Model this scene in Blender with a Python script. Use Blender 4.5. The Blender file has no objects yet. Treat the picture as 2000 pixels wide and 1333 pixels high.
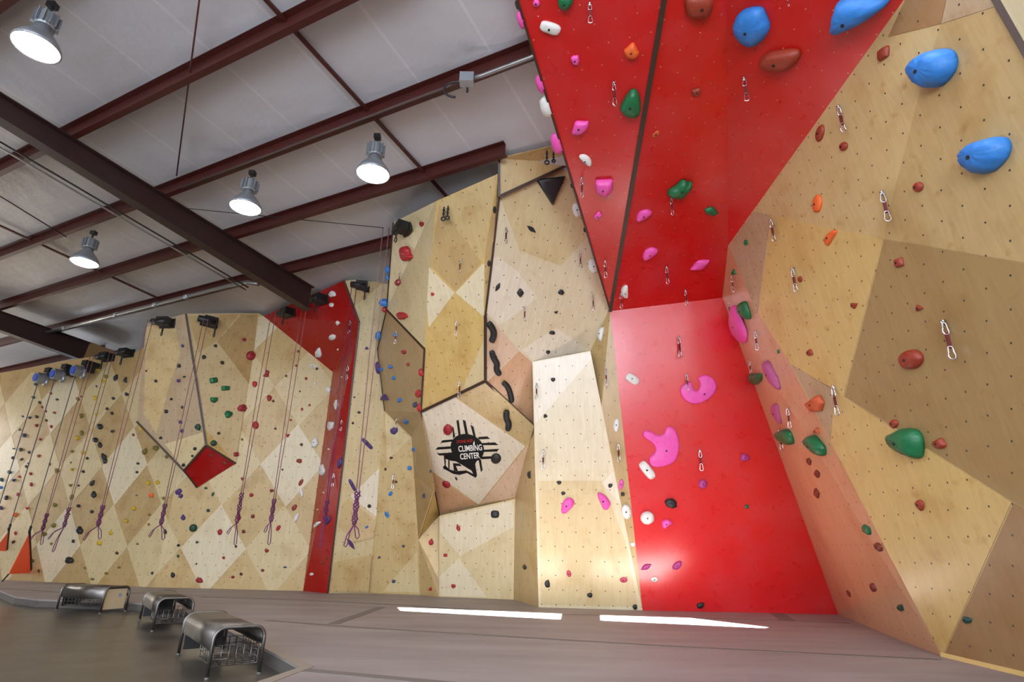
import bpy, bmesh, math, random
from mathutils import Vector as V, Matrix
from mathutils.bvhtree import BVHTree
from mathutils.geometry import tessellate_polygon
random.seed(7)
S = bpy.context.scene
COL = S.collection.objects
CAMZ, MATZ = 1.17, 0.14
F = 1114.0
# ------------------------------------------------------------------ camera
Zc = V((58, -3040, F)).normalized(); f0 = V((0, 0, 1))
Yc = (f0 - Zc * f0.dot(Zc)).normalized(); Xc = Yc.cross(Zc)
O = V((0, 0, CAMZ))
def c2w(v): return V((Xc.dot(v), Yc.dot(v), Zc.dot(v)))
def ray(p): return c2w(V((p[0] - 1000, p[1] - 666.5, F)).normalized())
def w2p(q):
    d = q - O; c = Xc * d.x + Yc * d.y + Zc * d.z
    return (1000 + F * c.x / c.z, 666.5 + F * c.y / c.z)
cam = bpy.data.cameras.new('camera'); cam.sensor_width = 36; cam.lens = F / 2000 * 36
cam.clip_start = .05; cam.clip_end = 200
co = bpy.data.objects.new('camera', cam); COL.link(co); S.camera = co
r_, d_, b_ = c2w(V((1, 0, 0))), c2w(V((0, 1, 0))), c2w(V((0, 0, 1)))
co.matrix_world = Matrix(((r_.x, -d_.x, -b_.x, 0), (r_.y, -d_.y, -b_.y, 0), (r_.z, -d_.z, -b_.z, CAMZ), (0, 0, 0, 1)))
# ------------------------------------------------------------------ projective helpers
def gnd(p, z=MATZ): r = ray(p); return O + r * ((z - CAMZ) / r.z)
def AY(p, y): r = ray(p); return O + r * (y / r.y)
def PL(a, b, c): n = (b - a).cross(c - a).normalized(); return (n, n.dot(a))
def PV(a, b): return PL(a, b, a + V((0, 0, 1)))
def ON(p, pl): r = ray(p); return O + r * ((pl[1] - pl[0].dot(O)) / pl[0].dot(r))
D1 = V((-.895, .446, 0)).normalized(); D2 = V((.446, .895, -.06)).normalized()
NC = D1.cross(D2); NC = NC / NC.z
def ceil_pt(u1, u2, c): return O + D1 * u1 + D2 * u2 + V((0, 0, c))
def onc(p, c): r = ray(p); return O + r * (c / NC.dot(r))
# ------------------------------------------------------------------ materials
def srgb(h):
    c = [int(h[i:i + 2], 16) / 255 for i in (0, 2, 4)]
    return tuple((x / 12.92 if x < .04045 else ((x + .055) / 1.055) ** 2.4) for x in c) + (1,)
def newmat(name):
    m = bpy.data.materials.new(name); m.use_nodes = True
    nt = m.node_tree; b = nt.nodes['Principled BSDF']; return m, nt, b
def simple(name, hexc, rough=.5, metal=0, noise=.0, scale=8, bump=0, emit=0, spec=.5):
    m, nt, b = newmat(name); c = srgb(hexc)
    b.inputs['Base Color'].default_value = c; b.inputs['Roughness'].default_value = rough; b.inputs['Metallic'].default_value = metal
    b.inputs['Specular IOR Level'].default_value = spec
    if noise or bump:
        tc = nt.nodes.new('ShaderNodeTexCoord'); n = nt.nodes.new('ShaderNodeTexNoise'); n.inputs['Scale'].default_value = scale; n.inputs['Detail'].default_value = 5
        nt.links.new(tc.outputs['Object'], n.inputs['Vector'])
        if noise:
            mx = nt.nodes.new('ShaderNodeMixRGB'); mx.blend_type = 'MULTIPLY'; mx.inputs[0].default_value = noise
            rp = nt.nodes.new('ShaderNodeValToRGB'); rp.color_ramp.elements[0].position = .3; rp.color_ramp.elements[1].position = .7
            rp.color_ramp.elements[0].color = (.35, .35, .35, 1)
            nt.links.new(n.outputs['Fac'], rp.inputs[0]); mx.inputs[1].default_value = c; nt.links.new(rp.outputs[0], mx.inputs[2]); nt.links.new(mx.outputs[0], b.inputs['Base Color'])
        if bump:
            bp = nt.nodes.new('ShaderNodeBump'); bp.inputs['Strength'].default_value = bump; bp.inputs['Distance'].default_value = .02
            nt.links.new(n.outputs['Fac'], bp.inputs['Height']); nt.links.new(bp.outputs[0], b.inputs['Normal'])
    if emit:
        b.inputs['Emission Color'].default_value = c; b.inputs['Emission Strength'].default_value = emit
    return m
def mk_group(kind):
    g = bpy.data.node_groups.new('panel_' + kind, 'ShaderNodeTree'); N, L = g.nodes, g.links
    g.interface.new_socket('Color', in_out='INPUT', socket_type='NodeSocketColor')
    g.interface.new_socket('Stain', in_out='INPUT', socket_type='NodeSocketFloat')
    g.interface.new_socket('Color', in_out='OUTPUT', socket_type='NodeSocketColor')
    g.interface.new_socket('Rough', in_out='OUTPUT', socket_type='NodeSocketFloat')
    g.interface.new_socket('Height', in_out='OUTPUT', socket_type='NodeSocketFloat')
    gi, go = N.new('NodeGroupInput'), N.new('NodeGroupOutput')
    uv = N.new('ShaderNodeUVMap'); sx = N.new('ShaderNodeSeparateXYZ'); L.new(uv.outputs[0], sx.inputs[0])
    def M(op, a, b=None):
        n = N.new('ShaderNodeMath'); n.operation = op
        for i, v in enumerate((a, b)):
            if v is None: continue
            if isinstance(v, (int, float)): n.inputs[i].default_value = v
            else: L.new(v, n.inputs[i])
        return n.outputs[0]
    s = .27
    row = M('FLOOR', M('DIVIDE', sx.outputs[1], s))
    u = M('ADD', sx.outputs[0], M('MULTIPLY', M('MODULO', row, 2), s * .5))
    fx = M('SUBTRACT', M('FRACT', M('DIVIDE', u, s)), .5); fy = M('SUBTRACT', M('FRACT', M('DIVIDE', sx.outputs[1], s)), .5)
    ds = M('SQRT', M('ADD', M('MULTIPLY', fx, fx), M('MULTIPLY', fy, fy)))
    dot = M('LESS_THAN', ds, .04 if kind == 'wood' else .032)
    mp = N.new('ShaderNodeMapping'); L.new(uv.outputs[0], mp.inputs[0])
    n1 = N.new('ShaderNodeTexNoise'); n1.inputs['Detail'].default_value = 6
    n2 = N.new('ShaderNodeTexNoise'); n2.inputs['Scale'].default_value = 1.6; n2.inputs['Detail'].default_value = 4; L.new(uv.outputs[0], n2.inputs[0])
    L.new(mp.outputs[0], n1.inputs[0])
    def mix(bt, fac, a, b):
        n = N.new('ShaderNodeMixRGB'); n.blend_type = bt
        for i, v in enumerate((fac, a, b)):
            if isinstance(v, (int, float, tuple)): n.inputs[i].default_value = v
            else: L.new(v, n.inputs[i])
        return n.outputs[0]
    def ramp(src, p0, p1, c0, c1):
        n = N.new('ShaderNodeValToRGB'); e = n.color_ramp.elements; e[0].position = p0; e[1].position = p1; e[0].color = c0; e[1].color = c1; L.new(src, n.inputs[0]); return n.outputs[0]
    if kind == 'wood':
        mp.inputs['Scale'].default_value = (7, .9, 1); mp.inputs['Rotation'].default_value = (0, 0, .5); n1.inputs['Scale'].default_value = 2.2; n1.inputs['Distortion'].default_value = 1.2
        c = mix('MULTIPLY', .55, gi.outputs[0], ramp(n1.outputs['Fac'], .3, .75, (.80, .74, .66, 1), (1.04, 1.02, 1.0, 1)))
        st = ramp(n2.outputs['Fac'], .5, .72, (1, 1, 1, 1), (.80, .69, .52, 1))
        c = mix('MULTIPLY', gi.outputs[1], c, st)
        n3 = N.new('ShaderNodeTexNoise'); n3.inputs['Scale'].default_value = 5.5; n3.inputs['Detail'].default_value = 3; L.new(uv.outputs[0], n3.inputs[0])
        c = mix('MULTIPLY', gi.outputs[1], c, ramp(n3.outputs['Fac'], .6, .74, (1, 1, 1, 1), (.82, .68, .5, 1)))
        c = mix('MIX', dot, c, (.03, .022, .015, 1))
        rg = M('ADD', M('MULTIPLY', n2.outputs['Fac'], .18), .27)
    else:
        n1.inputs['Scale'].default_value = 1.3; n2.inputs['Scale'].default_value = 5
        c = mix('MIX', M('MULTIPLY', M('SUBTRACT', n1.outputs['Fac'], .45), .22), gi.outputs[0], (.75, .32, .36, 1))
        c = mix('MIX', M('MULTIPLY', dot, .8), c, (.12, .01, .01, 1) if kind == 'paint' else (.6, .34, .22, 1))
        rg = M('ADD', M('MULTIPLY', n2.outputs['Fac'], .2), .2)
    L.new(c, go.inputs[0]); L.new(rg, go.inputs[1]); L.new(n1.outputs['Fac'], go.inputs[2])
    return g
GW, GR, GO = mk_group('wood'), mk_group('paint'), mk_group('roof')
def panel_mat(name, hexc, grp=GW, stain=.6, clear=.35):
    m, nt, b = newmat(name); g = nt.nodes.new('ShaderNodeGroup'); g.node_tree = grp
    g.inputs[0].default_value = srgb(hexc); g.inputs[1].default_value = stain
    nt.links.new(g.outputs[0], b.inputs['Base Color']); nt.links.new(g.outputs[1], b.inputs['Roughness'])
    b.inputs['Coat Weight'].default_value = clear; b.inputs['Coat Roughness'].default_value = .22
    bp = nt.nodes.new('ShaderNodeBump'); bp.inputs['Strength'].default_value = .05; bp.inputs['Distance'].default_value = .02
    nt.links.new(g.outputs[2], bp.inputs['Height']); nt.links.new(bp.outputs[0], b.inputs['Normal'])
    return m
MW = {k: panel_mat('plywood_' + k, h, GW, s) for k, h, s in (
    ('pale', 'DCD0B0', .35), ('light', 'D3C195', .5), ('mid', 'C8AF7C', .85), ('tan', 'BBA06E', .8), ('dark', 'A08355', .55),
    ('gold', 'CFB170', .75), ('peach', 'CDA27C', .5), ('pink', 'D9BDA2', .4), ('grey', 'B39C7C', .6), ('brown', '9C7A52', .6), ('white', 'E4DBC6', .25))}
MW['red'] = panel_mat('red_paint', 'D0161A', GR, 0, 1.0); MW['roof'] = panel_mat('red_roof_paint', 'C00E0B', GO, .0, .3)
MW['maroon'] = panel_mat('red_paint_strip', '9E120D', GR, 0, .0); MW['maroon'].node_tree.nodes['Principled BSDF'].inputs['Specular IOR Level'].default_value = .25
HC = {'k': ('black', '232323'), 'b': ('brown', '4E2A1C'), 'm': ('crimson', '9A1F2A'), 'r': ('red', 'B3232A'), 'o': ('orange', 'E8672A'), 'y': ('yellow', 'C9A71C'),
      'd': ('olive', '7C7028'), 'g': ('green', '126B3E'), 't': ('teal', '1F4A45'), 'p': ('pink', 'EE58B2'), 'w': ('white', 'E4E4DE'), 'u': ('blue', '2C7BC9'),
      'v': ('purple', '4E3470'), 'n': ('slate-blue', '3C4664'), 'c': ('rust-red', '95351F'), 'G': ('grey', '7D776E'), 'a': ('magenta', 'B03A86'),
      'R': ('rust-orange', 'C4542B'), 'B': ('brick-brown', '7A3420'), 'x': ('mauve', 'B5588A'), 'K': ('dark green', '1D4630'), 'q': ('rose', 'C74A66')}
MH = {k: simple('hold_' + n.replace('-', '_').replace(' ', '_'), h, .42 if k in 'pg' else .5, 0, .22, 14, .35) for k, (n, h) in HC.items()}
MBOLT = simple('bolt_hole', '1A1614', .6)
MSTEELRED = simple('primer_red_steel', '4A1C17', .45, 0, .35, 3)
MRAFT = simple('dark_primer_steel', '35201D', .5, 0, .3, 3)
MBLK = simple('black_metal', '1B1B1C', .45)
MTRIM = simple('dark_trim', '3A2415', .45)
MCHROME = simple('polished_steel', 'D5D5D8', .18, 1)
MSTEEL = simple('brushed_stainless', '7F7A75', .42, 1, .3, 6)
MGREY = simple('grey_pipe', '8E8D8C', .35, .7)
MSLING = simple('draw_sling', '5A1418', .7)
MROPE = simple('purple_rope', '6C2B5E', .75, 0, .5, 60)
MROPE2 = simple('faded_rope', '93666C', .75, 0, .4, 60)
MSTRAP = simple('grey_blue_strap', '5E666C', .7)
MBLUE = simple('blue_plastic', '2B53B8', .35)
MALU = simple('cast_aluminium', '9A9FA4', .35, .6)
MORANGE = simple('orange_vinyl', 'FF6238', .6, 0, .05, 4)
MPRINT = simple('flag_print', 'F7683F', .55)
MWHITE = simple('white_print', 'F2F0EA', .5)
MREDP = simple('red_print', 'A3161A', .5)
MINK = simple('black_vinyl', '141416', .3)
MREFLECT = simple('beige_reflection', 'C9B58F', .5, 0, .3, 3)  # steel end panel with the plywood wall's reflection painted in as beige
MDARKPANEL = simple('black_end_panel', '1D1D1D', .45)
MCONC = simple('polished_concrete', '5A544C', .3, 0, .95, 2.2)
MFOOT = simple('pale_foot', '6E6A64', .5)
MLENS = simple('lamp_lens', 'FFF6EE', .3, 0, emit=55)
def mat_fabric():
    m, nt, b = newmat('padded_floor_vinyl'); tc = nt.nodes.new('ShaderNodeTexCoord'); n = nt.nodes.new('ShaderNodeTexNoise'); n.inputs['Scale'].default_value = 1.1; n.inputs['Detail'].default_value = 8
    mp = nt.nodes.new('ShaderNodeMapping'); mp.inputs['Scale'].default_value = (.5, 2, 1); nt.links.new(tc.outputs['Object'], mp.inputs[0]); nt.links.new(mp.outputs[0], n.inputs[0])
    rp = nt.nodes.new('ShaderNodeValToRGB'); e = rp.color_ramp.elements; e[0].color = srgb('857B78'); e[1].color = srgb('9A8F8B'); e[0].position = .3; e[1].position = .7
    nt.links.new(n.outputs['Fac'], rp.inputs[0]); nt.links.new(rp.outputs[0], b.inputs['Base Color']); b.inputs['Roughness'].default_value = .6
    return m
MMAT = mat_fabric(); MSEAM = simple('mat_seam', '6F665F', .7); MSIDE = simple('mat_side', '5F5954', .7, 0, .3, 5)
def mat_ceiling():
    m, nt, b = newmat('white_insulation'); N, L = nt.nodes, nt.links
    tc = N.new('ShaderNodeTexCoord'); sx = N.new('ShaderNodeSeparateXYZ'); L.new(tc.outputs['UV'], sx.inputs[0])
    def M(op, a, b_=None):
        n = N.new('ShaderNodeMath'); n.operation = op
        for i, v in enumerate((a, b_)):
            if v is None: continue
            if isinstance(v, (int, float)): n.inputs[i].default_value = v
            else: L.new(v, n.inputs[i])
        return n.outputs[0]
    seam = M('LESS_THAN', M('ABSOLUTE', M('SUBTRACT', M('FRACT', M('DIVIDE', sx.outputs[0], 1.25)), .5)), .02)
    n = N.new('ShaderNodeTexNoise'); n.inputs['Scale'].default_value = 1.5; n.inputs['Detail'].default_value = 5; L.new(tc.outputs['UV'], n.inputs[0])
    bp = N.new('ShaderNodeBump'); bp.inputs['Strength'].default_value = .5; bp.inputs['Distance'].default_value = .08
    L.new(M('ADD', n.outputs['Fac'], M('MULTIPLY', seam, .12)), bp.inputs['Height']); L.new(bp.outputs[0], b.inputs['Normal'])
    mx = N.new('ShaderNodeMixRGB'); mx.inputs[1].default_value = srgb('BFBEC2'); mx.inputs[2].default_value = srgb('C9C8CB'); L.new(seam, mx.inputs[0]); L.new(mx.outputs[0], b.inputs['Base Color']); b.inputs['Roughness'].default_value = .36
    return m
MCEIL = mat_ceiling()
MWALLG = simple('liner_panel', 'B9B3AC', .7)
# ------------------------------------------------------------------ object helpers
def link_mesh(name, me, mat, parent=None):
    o = bpy.data.objects.new(name, me); COL.link(o)
    if mat is not None and not me.materials: me.materials.append(mat)
    if parent is not None: o.parent = parent
    return o
def from_bm(name, bm, mat, parent=None, smooth=False, mw=None):
    me = bpy.data.meshes.new(name)
    bmesh.ops.recalc_face_normals(bm, faces=bm.faces)
    bm.to_mesh(me); bm.free()
    if smooth:
        for p in me.polygons: p.use_smooth = True
    o = link_mesh(name, me, mat, parent)
    if mw is not None: o.matrix_world = mw
    return o
def empty(name, loc=(0, 0, 0)):
    o = bpy.data.objects.new(name, None); COL.link(o); o.location = loc; o.empty_display_size = .1; return o
def tag(o, label, cat, group=None, kind=None):
    o['label'] = label; o['category'] = cat
    if group: o['group'] = group
    if kind: o['kind'] = kind
    return o
def box(bm, c, sx, sy, sz, rot=None):
    r = bmesh.ops.create_cube(bm, size=1)
    bmesh.ops.scale(bm, vec=(sx, sy, sz), verts=r['verts'])
    if rot is not None: bmesh.ops.rotate(bm, cent=(0, 0, 0), matrix=rot, verts=r['verts'])
    bmesh.ops.translate(bm, vec=c, verts=r['verts']); return r['verts']
def tube(bm, pts, rad, n=8, closed=False):
    pts = [V(p) for p in pts]; rings = []; m = len(pts)
    prev = None
    for i, p in enumerate(pts):
        if closed: t = pts[(i + 1) % m] - pts[i - 1]
        else: t = pts[min(i + 1, m - 1)] - pts[max(i - 1, 0)]
        t.normalize()
        if prev is None:
            a = t.cross(V((0, 0, 1)))
            if a.length < .1: a = t.cross(V((1, 0, 0)))
        else: a = prev - t * prev.dot(t)
        a.normalize(); prev = a; b = t.cross(a)
        rr = rad[i] if isinstance(rad, (list, tuple)) else rad
        rings.append([bm.verts.new(p + a * math.cos(k * math.tau / n) * rr + b * math.sin(k * math.tau / n) * rr) for k in range(n)])
    for i in range(m if closed else m - 1):
        A, B = rings[i], rings[(i + 1) % m]
        for k in range(n): bm.faces.new((A[k], A[(k + 1) % n], B[(k + 1) % n], B[k]))
    if not closed:
        bm.faces.new(rings[0]); bm.faces.new(rings[-1])
def lathe(bm, prof, n=24, mtx=None):
    rings = []
    for r, z in prof:
        rings.append([bm.verts.new((math.cos(k * math.tau / n) * r, math.sin(k * math.tau / n) * r, z)) for k in range(n)])
    for A, B in zip(rings, rings[1:]):
        for k in range(n): bm.faces.new((A[k], A[(k + 1) % n], B[(k + 1) % n], B[k]))
    bm.faces.new(rings[0]); bm.faces.new(rings[-1])
    if mtx is not None: bmesh.ops.transform(bm, matrix=mtx, verts=[v for R in rings for v in R])
def bar(bm, a, b, w, h, up=V((0, 0, 1))):
    a, b = V(a), V(b); t = (b - a).normalized(); s = t.cross(up).normalized(); u = s.cross(t)
    vs = [bm.verts.new(p + s * x * w / 2 + u * y * h / 2) for p in (a, b) for x, y in ((-1, -1), (1, -1), (1, 1), (-1, 1))]
    for q in ((0, 1, 2, 3), (4, 5, 6, 7), (0, 1, 5, 4), (1, 2, 6, 5), (2, 3, 7, 6), (3, 0, 4, 7)): bm.faces.new([vs[i] for i in q])
def frame_of(n):
    h = V((0, 0, 1)).cross(n)
    if h.length < .05: h = V((1, 0, 0))
    h.normalize(); return h, n.cross(h)
def best_plane(pts):
    n = V((0, 0, 0)); c = sum(pts, V((0, 0, 0))) / len(pts)
    for i in range(len(pts)): n += (pts[i] - c).cross(pts[(i + 1) % len(pts)] - c)
    n.normalize()
    if n.dot(O - c) < 0: n = -n
    return n, n.dot(c)
def slab(name, pts, mat, parent=None, th=.03, lift=0.0):
    """a panel: front face through pts (facing the room), thickness th behind it"""
    n, d = best_plane(pts); h, v = frame_of(n); bm = bmesh.new()
    f = [bm.verts.new(p + n * lift) for p in pts]; b = [bm.verts.new(p + n * (lift - th)) for p in pts]
    m = len(pts)
    for i, j, k in tessellate_polygon([pts]): bm.faces.new((f[i], f[j], f[k])); bm.faces.new((b[i], b[j], b[k]))
    for i in range(m): bm.faces.new((f[i], f[(i + 1) % m], b[(i + 1) % m], b[i]))
    uv = bm.loops.layers.uv.new('UVMap')
    for fc in bm.faces:
        for l in fc.loops: l[uv].uv = (l.vert.co.dot(h), l.vert.co.dot(v))
    return from_bm(name, bm, mat, parent)
# ------------------------------------------------------------------ wall geometry
A0, A1p, A2p = gnd((0, 1133)), gnd((300, 1148)), gnd((592, 1155))
pA1, pA2 = PV(A0, A1p), PV(A1p, A2p)
w4, w3 = gnd((1255, 1193)), gnd((1637, 1201)); pW = PL(w4, w3, AY((1192, 608), 10.65))
w1, w2 = ON((1192, 608), pW), ON((1411, 582), pW)
v13 = AY((1303, -10), 5.05); v3 = AY((1010, -10), 5.2)
pR = PL(w1, w2, v13); v1 = ON((1422, 480), pR)
b1, b2 = gnd((1840, 1283)), gnd((2000, 1322)); pX = PL(b1, b2, v1); v2 = ON((1822, -80), pX)
pRL = PL(w1, v13, v3); v13, v3 = ON((1313, -90), pR), ON((984, -90), pRL)
pU = PL(AY((975, 383), 8.7), AY((948, 745), 11.), AY((1153, 686), 11.2))
u_ = lambda *p: ON(p, pU)
l2, uq = u_(948, 745), u_(948, 617); pS = PL(l2, uq, AY((822, 805), 11.9)); s_ = lambda *p: ON(p, pS)
d1, d2, e1 = gnd((857, 1166)), gnd((1003, 1172)), gnd((1052, 1187)); l1 = s_(822, 805); l3 = u_(1043, 833); l5 = AY((1006, 975), 13.6); pD = PL(d1, d2, l5); pE = PL(e1, w4, u_(1040, 707)); pL = PL(l1, l2, l5); l6 = ON((858, 1008), pL)
s7, s8, s9 = s_(829, 682), s_(852, 393), s_(972, 340); s1 = AY((768, 435), 10.3)
r5, r6 = gnd((640, 1160)), gnd((592, 1155)); r4, r1 = ON((650, 727), pA2), ON((515, 618), pA2); r2, r3 = AY((672, 548), 13.1), AY((702, 631), 13.2)
c7, c8 = gnd((721, 1159)), gnd((820.6, 1163)); pC1 = PL(r5, c7, r3); s4 = ON((751, 803), pC1)
m_ = lambda p, y: AY(p, y)
pC2 = PL(s4, c7, c8); q54, q09, q17 = (ON(p, pC2) for p in ((804, 854), (809, 930), (817, 1054))); q48 = m_((848, 960), 13.2)
facets = {}
FAC = []
def facet(root, zone, pts, col, name='wall_panel', th=.03):
    o = slab(name, pts, MW[col], root, th); n, d = best_plane(pts)
    FAC.append((pts, zone)); facets[zone] = (n, d); return o
def overlay(parent, zone, pix, col, name='plywood_sheet', lift=.005):
    pl = facets[zone]; return slab(name, [ON(p, pl) for p in pix], MW[col], parent, .005, lift)
def sroot(name):
    o = empty(name); o['kind'] = 'structure'; return o
def clip(poly, a, b):  # keep left of a->b
    out = []
    def side(p): return (b[0] - a[0]) * (p[1] - a[1]) - (b[1] - a[1]) * (p[0] - a[0])
    for i in range(len(poly)):
        p, q = poly[i], poly[(i + 1) % len(poly)]; sp, sq = side(p), side(q)
        if sp >= 0: out.append(p)
        if sp * sq < 0:
            t = sp / (sp - sq); out.append((p[0] + (q[0] - p[0]) * t, p[1] + (q[1] - p[1]) * t))
    return out
pF = PL(s7, l1, s4); s2, s3 = ON((755, 605), pF), ON((737, 683), pF)
# --- long wall with the diamond pattern (two planes)
WL = sroot('wall_left')
ZL = 'diamond wall'
dA, dB = (A1p - A0).normalized(), (A2p - A1p).normalized(); LA = (A1p - A0).length
def vtop(p, pl): return ON(p, pl)
cornert = A1p + V((0, 0, 7.15))
tops = [ON(p, pA1) for p in ((330, 650), (262, 690), (240, 688), (120, 706), (40, 722), (-90, 744), (-190, 760))]
fA1 = facet(WL, ZL, [gnd((-190, 1123.5)), A1p, cornert] + tops, 'tan')
facets['A1'] = facets[ZL]
fA2 = facet(WL, ZL + ' ', [A1p, r6, r4, r1, ON((505, 612), pA2), cornert], 'mid')
regA1 = [(-6, 0), (LA, 0), (LA, 7.1)] + [((p - A0).dot(dA), p.z - MATZ) for p in tops]
def lift2(t, z): return A0 + dA * t + V((0, 0, z)) if t <= LA + 1e-6 else A1p + dB * (t - LA) + V((0, 0, z))
LB = (A2p - A1p).length
regA2 = [(LA, 0), (LA + LB, 0), (LA + (r4 - A1p).dot(dB), r4.z - MATZ), (LA + (r1 - A1p).dot(dB), r1.z - MATZ), (LA, 7.0)]
def clip_convex(poly, reg):
    for i in range(len(reg)):
        poly = clip(poly, reg[i], reg[(i + 1) % len(reg)])
        if len(poly) < 3: return None
    return poly
regA1c = [(-7, 0), (LA, 0), (LA, 6.35), (-.4, 6.2), (-7, 5.7)]
DIA = {}
for j in range(4):
    for k in range(-5, 7):
        cx, cz = 1.9 + 1.68 * k + .03 * j, .93 + 2.1 * j
        dia = [(cx - .85, cz), (cx, cz - 1.07), (cx + .85, cz), (cx, cz + 1.07)]
        for reg, par in ((regA1c, fA1), (regA2, fA2)):
            pl = clip_convex(dia, reg)
            if pl:
                nb = best_plane([lift2(*p) for p in pl])
                slab('plywood_sheet', [lift2(p[0] if reg is regA1c else max(p[0], LA + 2e-6), p[1]) for p in pl], MW['light' if (k * 2 + j) % 3 else 'pale'], par, .005, .005)
# far-corner return next to the bright end
# --- prow on the diamond wall
WLP = sroot('wall_left_prow')
p3 = AY((403, 870), 14.75); p6 = ON((461, 906), pA2) + V((0, -.03, 0)); p7 = ON((386, 953), pA2) + V((0, -.03, 0)); pBr = PL(p3, p6, ON((507, 612), pA2)); p2, pq = ON((363, 613), pBr), ON((507, 612), pBr)
p4 = ON((359, 920), PL(p3, p6, p7)); pBf = PL(p2, p3, p4); p1, p5 = ON((286, 632), pBf), ON((267, 824), pBf)
print('PROW', [((ON(q, pA1) - O).length - (p - O).length) for q, p in (((286, 632), p1), ((267, 824), p5), ((359, 920), p4))])
ZP = 'left prow face'
fBf = facet(WLP, 'prow of diamond wall', [p1, p2, p3, p4, p5], 'grey')
fBr = facet(WLP, 'slope beside the diamond prow', [p2, pq, p6, p3], 'light')
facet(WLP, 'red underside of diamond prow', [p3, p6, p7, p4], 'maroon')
overlay(fBf, 'prow of diamond wall', [(286, 640), (340, 622), (352, 690), (322, 790), (306, 848), (281, 808)], 'mid')
overlay(fBf, 'prow of diamond wall', [(322, 868), (343, 895), (358, 916), (399, 868), (396, 845)], 'light')
overlay(fBr, 'slope beside the diamond prow', [(368, 618), (468, 614), (424, 666), (388, 690)], 'mid')
overlay(fBr, 'slope beside the diamond prow', [(424, 668), (472, 614), (503, 615), (490, 755)], 'tan')
overlay(fBr, 'slope beside the diamond prow', [(404, 868), (400, 838), (438, 880), (456, 902)], 'gold')
# --- red corner strip
WR = sroot('wall_strip')
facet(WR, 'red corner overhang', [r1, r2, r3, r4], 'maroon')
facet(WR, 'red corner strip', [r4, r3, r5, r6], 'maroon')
# --- pale column
WC = sroot('wall_column'); ZC = 'pale column beside the red strip'
print('FLANK', s2, s3, s4, q54); cR1, cR2 = ON((812, 541), pC1), ON((800, 800), pC1)
fC1 = facet(WC, ZC, [r5, c7, s4, cR2, cR1, r2, r3], 'light')
overlay(fC1, ZC, [(676, 553), (756, 549), (751, 600), (737, 640), (718, 672), (704, 632)], 'mid')
overlay(fC1, ZC, [(672, 968), (735, 1018), (729, 1050), (694, 1060), (660, 1030)], 'mid')
overlay(fC1, ZC, [(700, 740), (744, 730), (750, 805), (740, 930), (735, 1010), (674, 962), (685, 820)], 'white')
overlay(fC1, ZC, [(652, 1100), (725, 1085), (720, 1156), (643, 1156)], 'mid')
ZC2 = 'tan face below the prow'
fC2 = facet(WC, ZC2, [s4, q54, q09, q17, c8, c7], 'mid')
overlay(fC2, ZC2, [(815, 1078), (818, 1158), (748, 1156)], 'light')
overlay(fC2, ZC2, [(753, 808), (801, 856), (756, 905)], 'light')
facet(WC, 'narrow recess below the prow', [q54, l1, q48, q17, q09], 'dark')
fD1 = facet(WC, 'lower bay under the logo', [q48, l6, m_((857, 1132), 14.3), q17], 'gold')
facet(WC, 'lower bay foot', [q17, m_((857, 1132), 14.3), d1, c8], 'tan')
ZD = 'lower wall under the logo'
fD = facet(WC, ZD, [ON((858, 1008), pD), l5, d2, d1], 'light')
overlay(fD, ZD, [(858, 1128), (896, 1090), (950, 1166), (859, 1164)], 'pale')
overlay(fD, ZD, [(898, 1087), (860, 1040), (860, 1012), (1000, 980), (1003, 990), (1003, 1030)], 'pale')
# --- big prow
WP = sroot('wall_prow'); ZS = 'big leaning prow'
fS = facet(WP, ZS, [s8, s9, s_(947, 500), uq, l2, l1, s7], 'gold')
fSL = facet(WP, 'slanted edge of the big prow', [s1, s8, s7, s2], 'light')
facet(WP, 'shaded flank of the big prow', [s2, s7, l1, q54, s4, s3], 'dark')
facet(WP, 'narrow reveal of the big prow', [s9, u_(975, 383), u_(962, 500), uq, s_(947, 500)], 'tan')
overlay(fS, ZS, [(890, 572), (942, 516), (946, 517), (945, 619)], 'pale')
overlay(fS, ZS, [(838, 523), (888, 572), (838, 640), (834, 600)], 'pale')
overlay(fS, ZS, [(945, 665), (946, 742), (902, 763)], 'light')
overlay(fS, ZS, [(856, 395), (970, 342), (946, 500), (942, 512), (870, 420)], 'mid')
overlay(fS, ZS, [(858, 400), (940, 512), (890, 568), (839, 518)], 'tan')
# logo block
ZG = 'logo block'
fG = facet(WP, ZG, [l1, l2, ON((1043, 833), pL), ON((1036, 858), pL), l5, l6], 'mid')
LOGO = overlay(fG, ZG, [(823, 806), (888, 776), (1026, 872), (935, 986), (843, 920)], 'white')
overlay(fG, ZG, [(1028, 873), (1034, 861), (1005, 972), (938, 985)], 'pink')
overlay(fG, ZG, [(843, 924), (932, 986), (860, 1005)], 'peach')
# --- tall face
WT = sroot('wall_tower'); ZU = 'tall leaning face'
fU = facet(WT, ZU, [u_(975, 383), u_(1116, 324), u_(1146, 440), u_(1181, 562), u_(1191, 604), u_(1153, 686), u_(1040, 707), l3, l2, uq, u_(962, 500)], 'pale')
capb = AY((975, 384), 8.62)
capt, captr = onc((975, 310), 6.9), onc((1112, 278), 6.9)
facet(WT, 'cap above the tall face', [capt, captr, u_(1116, 324) + V((0, -.08, 0)), capb], 'mid')
overlay(fU, ZU, [(977, 387), (1104, 327), (1150, 460), (1095, 520), (1015, 490)], 'light')
overlay(fU, ZU, [(972, 500), (1010, 530), (1050, 582), (976, 636), (950, 612), (964, 505)], 'white')
overlay(fU, ZU, [(950, 622), (974, 640), (1013, 684), (978, 719), (950, 742)], 'pink')
overlay(fU, ZU, [(1014, 686), (1039, 708), (1042, 828), (951, 746), (979, 721)], 'peach')
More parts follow.
